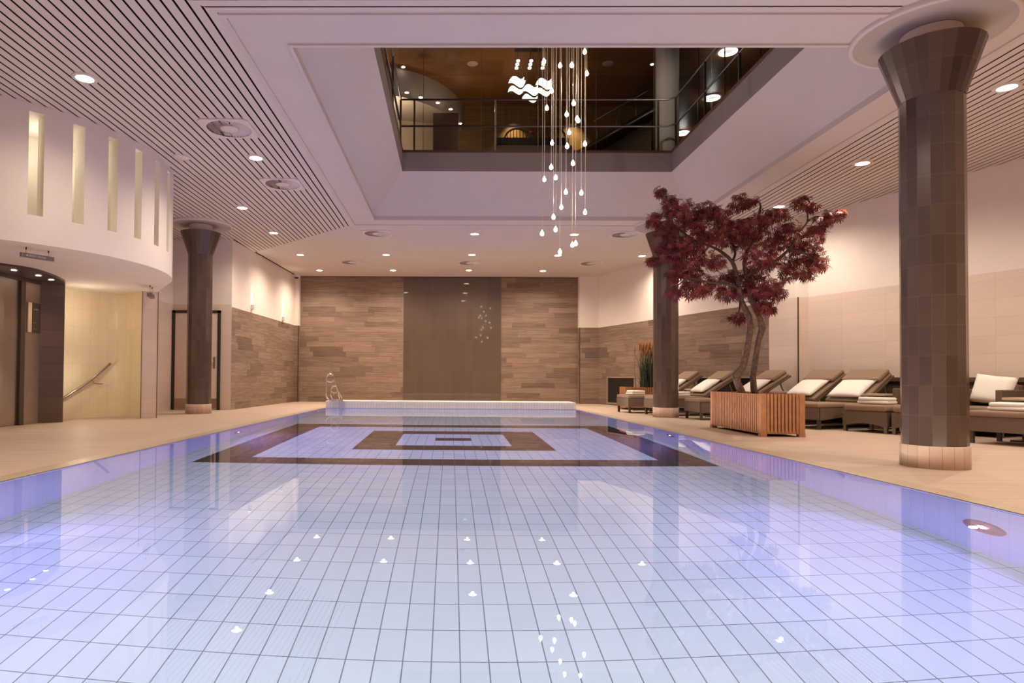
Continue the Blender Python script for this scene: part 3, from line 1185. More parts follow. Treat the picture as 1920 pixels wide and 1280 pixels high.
b = MB()
edges = [-95.0]
for s0, s1 in slots:
    edges += [s0, s1]
edges.append(35.0)
TH = 0.2
for k in range(len(edges) - 1):
    a0, a1 = edges[k], edges[k + 1]
    n = max(2, int((a1 - a0) / 3))
    isslot = k % 2 == 1
    for i in range(n):
        c0, c1 = a0 + (a1 - a0) * i / n, a0 + (a1 - a0) * (i + 1) / n
        for z0, z1 in (((ZD, SZ0), (SZ1, ZC)) if isslot else ((ZD, SZ0), (SZ0, SZ1), (SZ1, ZC))):
            b.face([(*dp(c0), z0), (*dp(c1), z0), (*dp(c1), z1), (*dp(c0), z1)], smooth=True)
bmesh.ops.remove_doubles(b.bm, verts=b.bm.verts, dist=1e-4)
struct(b.build('wall_drum', M['white']))
b = MB()
for s0, s1 in slots:
    for a in (s0, s1):
        b.face([(*dp(a), SZ0), (*dp(a, DR - TH), SZ0), (*dp(a, DR - TH), SZ1), (*dp(a), SZ1)])
    for z in (SZ0, SZ1):
        b.face([(*dp(s0), z), (*dp(s1), z), (*dp(s1, DR - TH), z), (*dp(s0, DR - TH), z)])
for i in range(40):
    a0, a1 = -95 + 170 * i / 40, -95 + 170 * (i + 1) / 40
    b.face([(*dp(a0, DR - 0.9), ZD + 0.05), (*dp(a1, DR - 0.9), ZD + 0.05), (*dp(a1, DR - 0.9), ZC), (*dp(a0, DR - 0.9), ZC)])
for i in range(40):
    a0, a1 = -95 + 130 * i / 40, -95 + 130 * (i + 1) / 40
    b.face([(*dp(a0, DR - TH), SZ1 + 0.01), (*dp(a1, DR - TH), SZ1 + 0.01), (*dp(a1, DR - 0.9), SZ1 + 0.01), (*dp(a0, DR - 0.9), SZ1 + 0.01)])
struct(b.build('trim_7', M['slotcream']))
for a in (-60, -36, -12, 12):
    q = dp(a, DR - 0.5)
    point((q[0], q[1], 3.3), 4.5, (1, 0.92, 0.8), 0.1)
# soffit under the drum
b = MB()
pts = [(*dp(-95 + 130 * i / 40), ZD) for i in range(41)]
TAIL = [(-4.98, 10.75), (-5.44, 11.75), (-5.93, 12.9)]
b.flat(pts + [(*q, ZD) for q in TAIL] + [(-7.6, 13.0, ZD), (-8.2, 8.0, ZD)])
struct(b.build('ceiling_lobby', M['white']))
b = MB()
b.poly_wall([dp(35)] + TAIL, ZD, ZC)
struct(b.build('wall_drum_return', M['white']))
# dark lift surround
LX = -6.07
b = MB()
b.wall((LX, 9.36), (-5.85, 9.615), 0, ZD)
b.wall((-5.85, 9.615), (-6.6, 9.75), 0, ZD, 0.4)
b.wall((LX, 6.2), (LX, 7.72), 0, ZD)
struct(b.build('wall_lift', M['lifttile']))
b = MB()
cv = catmull([at_z(0, 497, 2.09), at_z(60, 506, 2.09), at_z(100, 518, 2.09), at_z(122, 529, 2.09)], 6)
c0 = [(p.x, p.y, 2.09) for p in cv]
start = [(-5.75, 6.6, 2.09), (-5.45, 7.4, 2.09)]
b.flat(start + c0 + [(-5.85, 9.615, 2.09), (LX, 9.36, 2.09), (LX, 6.6, 2.09)])
for a, c in zip((start + c0), (start + c0)[1:]):
    b.face([(a[0], a[1], 2.09), (c[0], c[1], 2.09), (c[0], c[1], ZD), (a[0], a[1], ZD)])
struct(b.build('ceiling_lift', mat('dark_soffit', (74, 58, 48), 0.35, noise=0.04)))
b = MB()
b.box((LX - 0.06, 7.72, 2.04), (LX + 0.012, 9.37, 2.09))
b.box((LX - 0.06, 8.935, 0), (LX + 0.015, 9.03, 2.04))
d2 = struct(b.build('door_2', M['steeldark']))
b = MB()
b.box((LX - 0.05, 7.72, 0.004), (LX - 0.02, 8.933, 2.04))
b.build('door_leaf', M['steel'], d2)
b = MB()
b.box((LX - 0.05, 9.031, 0.0), (LX + 0.004, 9.36, 2.04))
b.build('side_panel', M['steel'], d2)
for px, py, lb in ((26, 506, 'first from left'), (72, 516, 'second from left'), (96, 524, 'third, near the tile edge')):
    q = at_z(px, py, 2.088)
    t = thing('lobby_spotlight', 'small spotlight in the dark lift soffit, ' + lb, 'light', (q.x, q.y, 2.088), 0, 'spotlights over the lift')
    b = MB()
    b.disc((0, 0, -0.006), 0.034, 16, True)
    b.build('lens', M['lens'], t)
    b = MB()
    b.lathe([(0.034, -0.006), (0.048, -0.006), (0.048, 0.0)], 16)
    b.build('trim_ring', M['chrome'], t)
    spot((q.x + 0.02, q.y, 2.06), 16, 1.7, 0.8, (1, 0.78, 0.52), 0.03)
# directory board on the lift panel
t = thing('directory_board', 'narrow lift directory board with pale strip and dark panel', 'sign', (LX + 0.006, 9.2, 1.54))
b = MB()
b.box((0, -0.125, -0.215), (0.02, -0.045, 0.215), bevel=0.003)
b.build('pale_strip', M['tabletop'], t)
b = MB()
b.box((0, -0.03, -0.215), (0.015, 0.155, 0.215), bevel=0.002)
pn = b.build('dark_panel', mat('board_dark', (62, 46, 38), 0.35, noise=0.04), t)
b = MB()
for y0, y1, z0, z1 in ((0.0, 0.018, .11, .135), (.025, .045, .11, .135), (.05, .07, .11, .135), (.076, .1, .11, .135), (0.0, .07, -.075, -.068), (-.01, 0.0, -.08, -.06), (0.0, .07, -.165, -.158), (-.01, 0.0, -.17, -.15)):
    b.box((0.0155, y0, z0), (0.0162, y1, z1))
b.build('lettering', M['signgrey'], pn)
# cream stair wall, pier, handrail
cv = catmull([(-6.75, 9.3, 0), (-6.35, 9.9, 0), (-6.10, 10.4, 0), (-5.86, 10.85, 0), (-5.55, 10.90, 0), (-5.14, 10.60, 0)], 6)
b = MB()
b.poly_wall([(p.x, p.y) for p in cv], 0, ZD, smooth=True)
struct(b.build('wall_stair', M['cream']))
b = MB()
b.wall((-5.14, 10.595), (-4.925, 10.70), 0, ZD)
b.wall((-4.925, 10.70), (-5.35, 11.6), 0, ZD, 0.3)
b.wall((-5.35, 11.6), (-5.92, 11.6), 0, ZD, 0.3)
struct(b.build('wall_pier', M['beige']))
b = MB()
b.box((-5.148, 10.587, 0), (-5.138, 10.60, ZD))
b.box((-4.93, 10.694, 0), (-4.92, 10.706, ZD))
struct(b.build('trim_8', M['rail']))
h0, h1 = at_y(100, 758, 10.0), at_y(207, 681, 10.72)
hm = at_y(165, 716, 10.42)
t = thing('stair_handrail', 'curved steel handrail fixed to the cream tiled stair wall', 'handrail', (hm.x, hm.y, hm.z))
b = MB()
b.tube(catmull([h0, hm, h1], 8), 0.021, 10)
b.build('rail', M['steel'], t, hm)
b = MB()
q = at_y(176, 713, 10.46)
b.tube([q + Vector((-0.02, 0, 0.0)), q + Vector((0.0, 0.0, -0.05)), q + Vector((0.02, 0.22, -0.06))], 0.009, 8)
b.lathe([(0.0, -0.06), (0.03, -0.06), (0.03, -0.05)], 12, (q.x + .02, q.y + .2, q.z))
b.build('bracket', M['steel'], t, hm)
point((-5.76, 9.98, 1.7), 5.5, (1, 0.88, 0.66), 0.0, 'stair_lamp')
point((-5.76, 9.98, 0.7), 5, (1, 0.88, 0.66), 0.0, 'stair_lamp')


def text_mesh(s, size, m, parent, mtx):
    cu = bpy.data.curves.new('lettering', 'FONT')
    cu.body = s
    cu.size = size
    cu.extrude = 0.0008
    cu.align_x = 'LEFT'
    cu.align_y = 'CENTER'
    o = bpy.data.objects.new('lettering_source', cu)
    C.objects.link(o)
    dg = bpy.context.evaluated_depsgraph_get()
    me = bpy.data.meshes.new_from_object(o.evaluated_get(dg))
    bpy.data.objects.remove(o)
    me.transform(mtx)
    me.materials.clear()
    me.materials.append(m)
    q = bpy.data.objects.new('lettering', me)
    C.objects.link(q)
    q.parent = parent
    return q


# hanging MIXED SAUNA sign
ma, mb_ = at_z(49, 463, ZD), at_z(91, 470, ZD)
dirv = (mb_ - ma).normalized()
mid = (ma + mb_) / 2
ln = (mb_ - ma).length
zt = at_y(70, 477.5, mid.y).z
zb = at_y(70, 486.5, mid.y).z + 0.004
hh = (zt - zb)
t = thing('hanging_sign', 'grey hanging sign reading MIXED SAUNA with a left arrow', 'sign', (mid.x, mid.y, zt), math.atan2(dirv.y, dirv.x))
hl = ln * 0.75
b = MB()
b.box((-hl, -0.012, -hh), (hl, 0.012, 0), bevel=0.002)
pn = b.build('board', M['signgrey'], t)
b = MB()
b.face([(-hl + 0.05, -0.0135, -hh / 2), (-hl + 0.075, -0.0135, -hh * 0.25), (-hl + 0.075, -0.0135, -hh * 0.75)])
b.box((-hl + 0.016, -0.0135, -hh), (-hl + 0.019, -0.0125, 0))
b.build('arrow', M['signtext'], pn)
text_mesh('MIXED SAUNA', hh * 0.62, M['signtext'], pn, Matrix.Translation((-hl + 0.085, -0.0135, -hh * 0.5)) @ Matrix.Rotation(PI / 2, 4, 'X') @ Matrix.Diagonal((0.88, 1, 1, 1)))
for s in (-1, 1):
    b = MB()
    b.tube([(s * ln / 2, 0, 0), (s * ln / 2, 0, ZD - zt)], 0.002, 5)
    b.lathe([(0.0, ZD - zt - 0.03), (0.007, ZD - zt - 0.025), (0.007, ZD - zt)], 8, (s * ln / 2, 0, 0))
    b.build('suspension_rod', M['cctv'], t)
q = at_z(294, 538, ZD)
t = thing('hanging_sign', 'small grey hanging sign seen end-on at the edge of the lobby soffit', 'sign', (q.x, q.y - 0.25, ZD - 0.12))
b = MB()
b.box((-0.035, 0, -0.06), (0.035, 0.34, 0.0), mtx=Matrix.Rotation(0.30, 4, 'Z'), bevel=0.003)
b.build('board', M['signgrey'], t)
for k in (0.06, 0.28):
    b = MB()
    xx, yy = -math.sin(0.30) * k, math.cos(0.30) * k
    b.tube([(xx, yy, 0), (xx, yy, 0.12)], 0.002, 5)
    b.lathe([(0.0, 0.09), (0.009, 0.095), (0.009, 0.12)], 8, (xx, yy, 0))
    b.build('suspension_rod', M['cctv'], t)

# door beside the left column
DY = 13.55
b = MB()
fx0, fx1, fz = -5.905, -4.885, 2.11
b.box((fx0, DY - 0.05, 0), (fx0 + 0.055, DY - 0.001, fz))
b.box((fx1 - 0.055, DY - 0.05, 0), (fx1, DY - 0.001, fz))
b.box((fx0, DY - 0.05, fz - 0.055), (fx1, DY - 0.001, fz))
d1 = struct(b.build('door_1', M['doorframe']))
b = MB()
b.box((fx0 + 0.058, DY - 0.04, 0.008), (fx1 - 0.058, DY - 0.004, fz - 0.06))
leaf = b.build('door_leaf', M['dooleaf'], d1)
b = MB()
b.box((fx0 + 0.06, DY - 0.043, 0.03), (fx1 - 0.06, DY - 0.0405, 0.24))
b.build('kick_plate', M['steel'], d1)
b = MB()
hx = fx1 - 0.12
b.box((hx - 0.022, DY - 0.046, 0.88), (hx + 0.022, DY - 0.0405, 1.12), bevel=0.004)
b.tube([(hx, DY - 0.045, 1.02), (hx, DY - 0.095, 1.02), (hx - 0.13, DY - 0.095, 1.02)], 0.011, 8)
b.build('door_handle', M['steel'], d1)

# sconces on the left wall
for px, py, yy, lb in ((471, 575, 14.52, 'nearer the door'), (529, 597, 16.84, 'nearer the back wall')):
    wx = -4.66 + 0.19 * (yy - 13.55) / 4.75
    q = at_x(px, py, wx)
    t = thing('wall_sconce', 'small white uplight on top of the left wood wall, ' + lb, 'wall lamp', (wx, q.y, q.z), 0, 'uplights on the left wall')
    b = MB()
    b.box((0.002, -0.05, -0.06), (0.075, 0.05, 0.05), bevel=0.004)
    b.build('housing', M['white'], t)
    b = MB()
    b.box((0.012, -0.04, 0.0505), (0.065, 0.04, 0.0525))
    b.build('lens', M['lens'], t)
    spot((wx + 0.045, q.y, q.z + 0.07), 14, 0.95, 0.9, (1, 0.86, 0.7), 0.012, target=(wx + 0.015, q.y, q.z + 2))
# CCTV
t = thing('security_camera', 'small dome security camera under the ceiling at the back left corner', 'camera', (-4.415, 18.22, ZC))
b = MB()
b.lathe([(0.0, -0.02), (0.07, -0.02), (0.075, 0.0)], 20)
b.lathe([(0.068, -0.02), (0.068, -0.06), (0.05, -0.065)], 20)
b.build('housing', M['white'], t)
b = MB()
b.lathe([(0.055, -0.062), (0.048, -0.09), (0.025, -0.108), (0.001, -0.113)], 20)
b.build('dome', M['cctv'], t)

# ------------------------------------------------------------------ pool handrail
HY = 14.45
def hp(px, py, dy=0.0): return at_y(px, py, HY) + Vector((0, dy, 0))
t = thing('pool_handrail', 'polished steel pool handrail of looped tubes by the white ledge', 'handrail', tuple(at_y(638, 765, HY).xy) + (0.0,))
og = t.location.copy()


def loop_rail(cx, cy, r, post, left, bot, dy):
    pts = [hp(post, 775, dy), hp(post, 746, dy), hp(cx + r * 1.75, cy + 22, dy) if r > 7 else hp(post - 2, 742, dy)]
    ring = [hp(cx + r * math.cos(a), cy - r * math.sin(a), dy) for a in [(-0.1 + (PI + 0.1) * i / 10) for i in range(11)]]
    pts += ring + [hp(left, bot - 9, dy), hp(left + 2, bot - 4, dy), hp(left + 6, bot - 0.6, dy), hp(left + 11, bot, dy), hp(post, bot, dy)]
    return pts, [hp(cx + (r - 0.3) * math.cos(a), cy - (r - 0.3) * math.sin(a), dy) for a in [2 * PI * i / 20 for i in range(21)]]


for args in ((619.5, 708.5, 7.8, 641.5, 611.8, 750.5, 0.0), (625.5, 730, 6.9, 635.5, 618.6, 750.0, 0.12)):
    pts, rg = loop_rail(*args)
    b = MB()
    b.tube(pts, 0.017, 8)
    sr = b.build('side_rail', M['chrome'], t, og)
    b = MB()
    b.tube(rg, 0.014, 8, caps=False)
    b.build('ring', M['chrome'], sr, og)

# ------------------------------------------------------------------ pool lamps
def lamp_on_wall(px, py, side, zz, label):
    """where the refracted view ray meets the pool wall"""
    dd = ray(px, py)
    w = CAM + dd * ((zw - CAM.z) / dd.z)
    h = Vector((dd.x, dd.y)).normalized()
    si = math.hypot(dd.x, dd.y) / dd.length / 1.333
    tt = si / math.sqrt(1 - si * si)
    for k in range(400):
        s = k * 0.02
        p = (w.x + h.x * s, w.y + h.y * s)
        if (side > 0 and p[0] > pool_r(p[1])) or (side < 0 and p[0] < pool_l(p[1])):
            break
    y = p[1]
    zz = zw - s / tt
    x = pool_r(y) if side > 0 else pool_l(y)
    t = thing('pool_lamp', label, 'pool lamp', (x - side * 0.004, y, zz), 0, 'underwater lamps on the pool walls')
    t.rotation_euler = (0, -side * PI / 2, 0)
    b = MB()
    b.lathe([(0.001, 0.004), (0.115, 0.004), (0.135, 0.008), (0.145, 0.0)], 28)
    b.build('plate', M['fixture'], t)
    b = MB()
    for k in range(7):
        a = k * PI / 3
        r = 0 if k == 6 else 0.024
        b.lathe([(0.011, 0.006), (0.009, 0.012), (0.001, 0.013)], 8, (r * math.cos(a), r * math.sin(a), 0))
    b.build('led', M['led'], t)
    return x, y, zz


PL = []
PL.append((1, lamp_on_wall(1846, 988, 1, -.4, 'oval pink underwater lamp with bright leds, nearest on the right pool wall')))
PL.append((1, lamp_on_wall(1258, 816, 1, -.4, 'small violet underwater lamp on the right pool wall beside the planter')))
PL.append((1, lamp_on_wall(1101, 774, 1, -.4, 'tiny underwater lamp at the far end of the right pool wall')))
PL.append((-1, lamp_on_wall(445, 810, -1, -.4, 'small violet underwater lamp on the left pool wall')))
PL.append((-1, lamp_on_wall(596, 771, -1, -.4, 'tiny underwater lamp at the far end of the left pool wall by the handrail')))
PLY = [q[1][1] for q in PL]
POOL_E, POOL_COL = 100, (0.36, 0.28, 1.0)
for k, (s, (x, y, zz)) in enumerate(PL):
    e = POOL_E * (0.3, 1.25, 0.03, 1.25, 0.03)[k]
    spot((x - s * 0.06, y, zz), e * 4, 2.8, 0.6, POOL_COL, 0.02, target=(x - s * 3, y, zz - 0.35), name='pool_lamp_and_fill')
for y in (3.4,):
    x = pool_l(y)
    spot((x + 0.06, y, -0.4), POOL_E * 0.8, 2.8, 0.6, POOL_COL, 0.02, target=(x + 3, y, -0.75), name='pool_lamp_and_fill')
for x in (-1.5, 1.5):
    area((x, POOL_Y0 + 0.03, -0.35), (x, 4.5, -1.5), POOL_E * 0.5, 0.2, (1.0, 0.97, 0.97), 'pool_lamp_and_fill')  # added white fill at the near end, no fixtures, brightens the pool floor
area((0.03, 7.2, -0.04), (0.03, 7.2, -1.2), 74, 5.4, (0.98, 0.97, 1.0), 'pool_room_light_fill', sy=12.5)  # added light sheet under the surface, stands in for room light entering the water
print('POOL LAMPS', [[round(v, 2) for v in q[1]] for q in PL])

# ------------------------------------------------------------------ furniture on the right deck
rot_b0 = math.atan2(0.415, 0.91)


def make_lounger(label):
    t = thing('sun_lounger', label, 'sun lounger', (0, 0, 0), 0, 'sun loungers along the right wall')
    W = 0.31
    L = 1.78
    b = MB()
    # woven skirt with a shallow arch on each side
    for yy in (-W, W):
        n = 10
        for i in range(n):
            u0, u1 = i / n, (i + 1) / n
            za, zb = 0.13 + 0.05 * math.sin(PI * u0), 0.13 + 0.05 * math.sin(PI * u1)
            x0, x1 = 0.02 + u0 * (L - 0.04), 0.02 + u1 * (L - 0.04)
            for s in (-0.012, 0.012):
                b.face([(x0, yy + s, za), (x1, yy + s, zb), (x1, yy + s, 0.31), (x0, yy + s, 0.31)])
            b.face([(x0, yy - 0.012, za), (x0, yy + 0.012, za), (x1, yy + 0.012, zb), (x1, yy - 0.012, zb)])
            b.face([(x0, yy - 0.012, 0.31), (x0, yy + 0.012, 0.31), (x1, yy + 0.012, 0.31), (x1, yy - 0.012, 0.31)])
    for xx in (0.0, L - 0.03):
        b.box((xx, -W, 0.14), (xx + 0.03, W, 0.31))
    b.box((0.02, -W, 0.27), (L - 0.02, W, 0.305))
    b.build('frame', M['wicker'], t)
    for xx in (0.02, L - 0.06):
        for yy in (-W + 0.005, W - 0.045):
            b = MB()
            b.box((xx, yy, 0.0), (xx + 0.04, yy + 0.04, 0.2))
            b.build('leg', M['wickerleg'], t)
    for yy in (-W, W - 0.03):
        b = MB()
        b.box((0.1, yy, 0.055), (L - 0.1, yy + 0.03, 0.085))
        b.build('stretcher', M['rail'], t)
    b = MB()
    b.box((0.0, -W, 0.308), (1.04, W, 0.375), bevel=0.022, seg=3, smooth=True)
    b.build('seat_cushion', M['fabric'], t)
    ang = -math.radians(33)
    piv = Matrix.Translation((0.96, 0, 0.34)) @ Matrix.Rotation(ang, 4, 'Y')
    b = MB()
    b.box((0.02, -W, -0.02), (0.82, W, 0.012), mtx=piv, bevel=0.006)
    for yy in (-W + 0.05, W - 0.05):
        b.tube([piv @ Vector((0.6, yy, -0.02)), (1.62, yy, 0.30)], 0.012, 6)
    b.build('backrest_frame', M['wicker'], t)
    b = MB()
    b.box((0.02, -W + 0.005, 0.012), (0.80, W - 0.005, 0.07), mtx=piv, bevel=0.02, seg=3, smooth=True)
    b.build('back_cushion', M['fabric'], t)
    b = MB()
    b.box((0.50, -W + 0.01, 0.07), (0.80, W - 0.01, 0.145), mtx=piv, bevel=0.03, seg=4, smooth=True)
    b.build('headrest', M['fabric'], t)
    return t


def loung_pt(o, x, y, z=0.0):
    return Matrix.Translation(o[0]) @ Matrix.Rotation(o[1], 4, 'Z') @ Vector((x, y, z))


lab = ['farthest one, foot left of the far column', 'second from the far end, headrest left of the trunks', 'middle one, headrest just right of the tree trunks',
       'fourth from far end, right of wall corner strip', 'nearest one, headrest beside the big column']
heads = [((5.25, 13.88), 7.6), ((5.56, 12.88), 4.5), ((5.91, 11.6), 4.0), ((6.36, 10.78), 15.0), ((6.61, 10.12), 23.0)]
lounge_pos = []
first = None
for i, (hd, deg) in enumerate(heads):
    an = math.radians(deg)
    loc = (hd[0] - 1.6 * math.cos(an), hd[1] - 1.6 * math.sin(an), 0)
    lb = 'sun lounger with raised taupe back, ' + lab[i]
    if first is None:
        first = make_lounger(lb)
        first.location = loc
        first.rotation_euler = (0, 0, an)
    else:
        dup(first, loc, an, lb)
    lounge_pos.append((Vector(loc), an))


def white_cushion(loc, rz, tilt, w, h, label, group='white cushions on the loungers'):
    t = thing('cushion', label, 'cushion', loc, rz, group)
    b = MB()
    b.pillow(h, w, 0.10, 12, Matrix.Rotation(-tilt, 4, 'Y'))
    b.build('cover', M['towel'], t)
    return t


cl = ['farthest lounger', 'second lounger from the far end', 'middle lounger behind the tree', 'fourth lounger from the far end', 'nearest lounger beside the big column']
for i, o in enumerate(lounge_pos):
    # lies against the lower half of the raised back
    q = loung_pt(o, 0.96 + 0.27 * math.cos(math.radians(33)) - 0.12 * math.sin(math.radians(33)), 0, 0.34 + 0.27 * math.sin(math.radians(33)) + 0.12 * math.cos(math.radians(33)))
    white_cushion(tuple(q), o[1], math.radians(33), 0.54, 0.46, 'white cushion on the raised back of the ' + cl[i])


def towel(loc, rz, label, w=0.34, d=0.24, group='folded towels'):
    t = thing('towel', label, 'towel', loc, rz, group)
    b = MB()
    # thick terry cloth folded over itself: soft layers with rounded fold edges
    z = 0.0
    for k, (fw, fd, h) in enumerate(((1.0, 1.0, 0.046), (0.97, 0.94, 0.05))):
        mt = Matrix.Translation((0.006 * k, -0.008 * k, z)) @ Matrix.Rotation(0.05 * k, 4, 'Z')
        b.box((-w / 2 * fw, -d / 2 * fd, 0), (w / 2 * fw, d / 2 * fd, h), mtx=mt, bevel=0.022, seg=4, smooth=True)
        z += h - 0.004
    b.box((-w * 0.46, d * 0.30, 0.01), (w * 0.46, d * 0.52, z - 0.008), bevel=0.03, seg=4, smooth=True)
    b.build('folded_cloth', M['towel'], t)
    return t


o = lounge_pos[0]
towel(tuple(loung_pt(o, 0.30, 0.02, 0.377)), o[1] + 0.2, 'folded white towel on the foot of the farthest lounger')
towel(tuple(loung_pt(lounge_pos[1], 0.62, -0.02, 0.377)), 0.1, 'folded white towel beside the planter edge on the second lounger', 0.3, 0.22)
towel(tuple(loung_pt(lounge_pos[0], 0.80, -0.16, 0.377)), 0.1, 'folded white towel half hidden by the column behind the tree', 0.24, 0.2)
towel(tuple(loung_pt(lounge_pos[3], 0.72, -0.12, 0.377)), 0.5, 'folded white towel right of the wooden planter', 0.3, 0.24)


def side_table(loc, rz, label, w=0.42):
    t = thing('side_table', label, 'table', loc, rz, 'small side tables between the seats')
    b = MB()
    b.box((-w / 2, -w / 2, 0.485), (w / 2, w / 2, 0.515), bevel=0.004)
    b.build('tabletop', M['tabletop'], t)
    b = MB()
    b.box((-w / 2 + 0.05, -0.04, 0.02), (w / 2 - 0.05, 0.04, 0.485))
    b.build('leg', M['wicker'], t)
    b = MB()
    b.box((-w / 2 + 0.04, -w / 2 + 0.06, 0), (w / 2 - 0.04, w / 2 - 0.06, 0.02))
    b.build('base', M['wicker'], t)
    return t


side_table((5.12, 13.31, 0), 0.1, 'small side table between the farthest two loungers', 0.38)
side_table((5.70, 11.10, 0), 0.1, 'small side table behind the right rim of the planter', 0.26)
side_table((6.30, 9.47, 0), rot_b0, 'small side table left of the big column', 0.32)

# armchairs and footstools nearer the camera
ax_b = Vector((0.91, 0.415)).normalized()
rot_b = math.atan2(ax_b.y, ax_b.x)
def fb(o, x, y, z=0.0):
    return Matrix.Translation((o[0], o[1], 0)) @ Matrix.Rotation(rot_b, 4, 'Z') @ Vector((x, y, z))


def footstool(o, label, depth=0.62):
    """o = far front corner; runs to -y (towards the camera) and +x (towards the wall)"""
    W = 0.60
    c = fb(o, 0, -W / 2)
    t = thing('footstool', label, 'footstool', (c.x, c.y, 0), rot_b, 'woven footstools')
    b = MB()
    H = 0.285
    n = 12
    for xx in (0.0, depth):
        for i in range(n):
            u0, u1 = i / n, (i + 1) / n
            za, zb = 0.075 + 0.05 * math.sin(PI * u0), 0.075 + 0.05 * math.sin(PI * u1)
            y0, y1 = -W / 2 + W * u0, -W / 2 + W * u1
            b.face([(xx, y0, za), (xx, y1, zb), (xx, y1, H), (xx, y0, H)])
    for yy in (-W / 2, W / 2):
        for i in range(n):
            u0, u1 = i / n, (i + 1) / n
            za, zb = 0.075 + 0.05 * math.sin(PI * u0), 0.075 + 0.05 * math.sin(PI * u1)
            b.face([(depth * u0, yy, za), (depth * u1, yy, zb), (depth * u1, yy, H), (depth * u0, yy, H)])
    b.face([(0, -W / 2, H), (depth, -W / 2, H), (depth, W / 2, H), (0, W / 2, H)])
    b.build('woven_base', M['wicker'], t)
    for xx in (0.005, depth - 0.045):
        for yy in (-W / 2 + 0.005, W / 2 - 0.045):
            b = MB()
            b.box((xx, yy, 0), (xx + 0.04, yy + 0.04, H - 0.01))
            b.build('leg', M['rail'], t)
    b = MB()
    b.box((-0.01, -W / 2 + 0.01, H + 0.002), (depth, W / 2 - 0.01, H + 0.095), bevel=0.035, seg=4, smooth=True)
    b.build('cushion_top', M['fabric'], t)
    return t


FA = (5.533, 9.10)
FBp = fb(FA, 0, -0.66)
footstool(FA, 'woven footstool with thick taupe cushion left of the big column')
footstool((FBp.x, FBp.y), 'woven footstool mostly hidden behind the big column')
t_z = 0.385
towel(tuple(fb(FA, 0.28, -0.30, t_z)), rot_b - PI / 2 + 0.1, 'thick folded white towel on the footstool left of the big column', 0.40, 0.26)
towel(tuple(fb(FA, 0.30, -0.90, t_z)), rot_b - PI / 2, 'folded white towel cut off by the left side of the big column', 0.34, 0.24)


def lounge_chair(o, label, W=0.66):
    c = fb(o, 0, -W / 2)
    t = thing('lounge_chair', label, 'armchair', (c.x, c.y, 0), rot_b, 'woven lounge armchairs')
    D = 0.70
    b = MB()
    b.box((0.0, -W / 2 + 0.06, 0.09), (D, W / 2 - 0.06, 0.28))
    b.build('seat_base', M['wicker'], t)
    for s in (-1, 1):
        b = MB()
        y0, y1 = (W / 2 - 0.07, W / 2) if s > 0 else (-W / 2, -W / 2 + 0.07)
        b.box((-0.01, y0, 0.09), (D, y1, 0.60), bevel=0.012)
        b.build('arm', M['wicker'], t)
    b = MB()
    b.box((D - 0.09, -W / 2 + 0.07, 0.25), (D, W / 2 - 0.07, 0.66), bevel=0.012)
    b.build('backrest', M['wicker'], t)
    b = MB()
    b.box((-0.01, -W / 2 + 0.075, 0.283), (D - 0.09, W / 2 - 0.075, 0.385), bevel=0.035, seg=4, smooth=True)
    b.build('seat_cushion', M['fabric'], t)
    b = MB()
    b.box((D - 0.23, -W / 2 + 0.08, 0.39), (D - 0.10, W / 2 - 0.08, 0.69), bevel=0.05, seg=4, smooth=True)
    b.build('back_cushion', M['fabric'], t)
    for xx in (0.02, D - 0.06):
        for yy in (-W / 2 + 0.01, W / 2 - 0.05):
            b = MB()
            b.box((xx, yy, 0), (xx + 0.04, yy + 0.04, 0.09))
            b.build('leg', M['rail'], t)
    return t


CA = (6.25, 9.12)
CB = (6.60, 8.55)
lounge_chair(CA, 'woven armchair behind the big column, one arm showing beside it', 0.60)
lounge_chair(CB, 'woven armchair right of the big column with a large white cushion', 0.58)
t = thing('cushion', 'large square white cushion standing in the armchair right of the big column', 'cushion', tuple(fb(CB, 0.40, -0.29, 0.60)), rot_b, 'white cushions on the armchairs')
b = MB()
b.pillow(0.40, 0.46, 0.14, 12, Matrix.Rotation(0.12, 4, 'X') @ Matrix.Rotation(-math.radians(68), 4, 'Y'))
b.build('cover', M['towel'], t)
# chaise close to the right edge of the frame
HA = (5.945, 7.44)
t_ch = thing('chaise', 'wide taupe chaise with woven skirt at the right edge in front of the armchair', 'chaise', (HA[0], HA[1], 0), rot_b, None)
b = MB()
Wc, Dc = 1.25, 0.62
b.box((0.0, -Wc, 0.14), (Dc, 0.0, 0.305))
b.build('woven_base', M['wicker'], t_ch)
for xx in (0.01, Dc - 0.05):
    for yy in (-0.05, -Wc + 0.01):
        b = MB()
        b.box((xx, yy, 0), (xx + 0.04, yy + 0.04, 0.15))
        b.build('leg', M['wickerleg'], t_ch)
b = MB()
b.box((-0.015, -Wc - 0.01, 0.308), (Dc, 0.012, 0.375), bevel=0.022, seg=3, smooth=True)
b.build('cushion_top', M['fabric'], t_ch)
towel(tuple(fb(HA, 0.30, -0.34, 0.378)), rot_b - PI / 2, 'thick rolled white towel on the chaise at the right edge', 0.46, 0.28)
q = at_y(1905, 742, 7.55)
side_table((q.x + 0.20, 7.55, 0), rot_b, 'small side table at the right edge beside the armchair', 0.42)

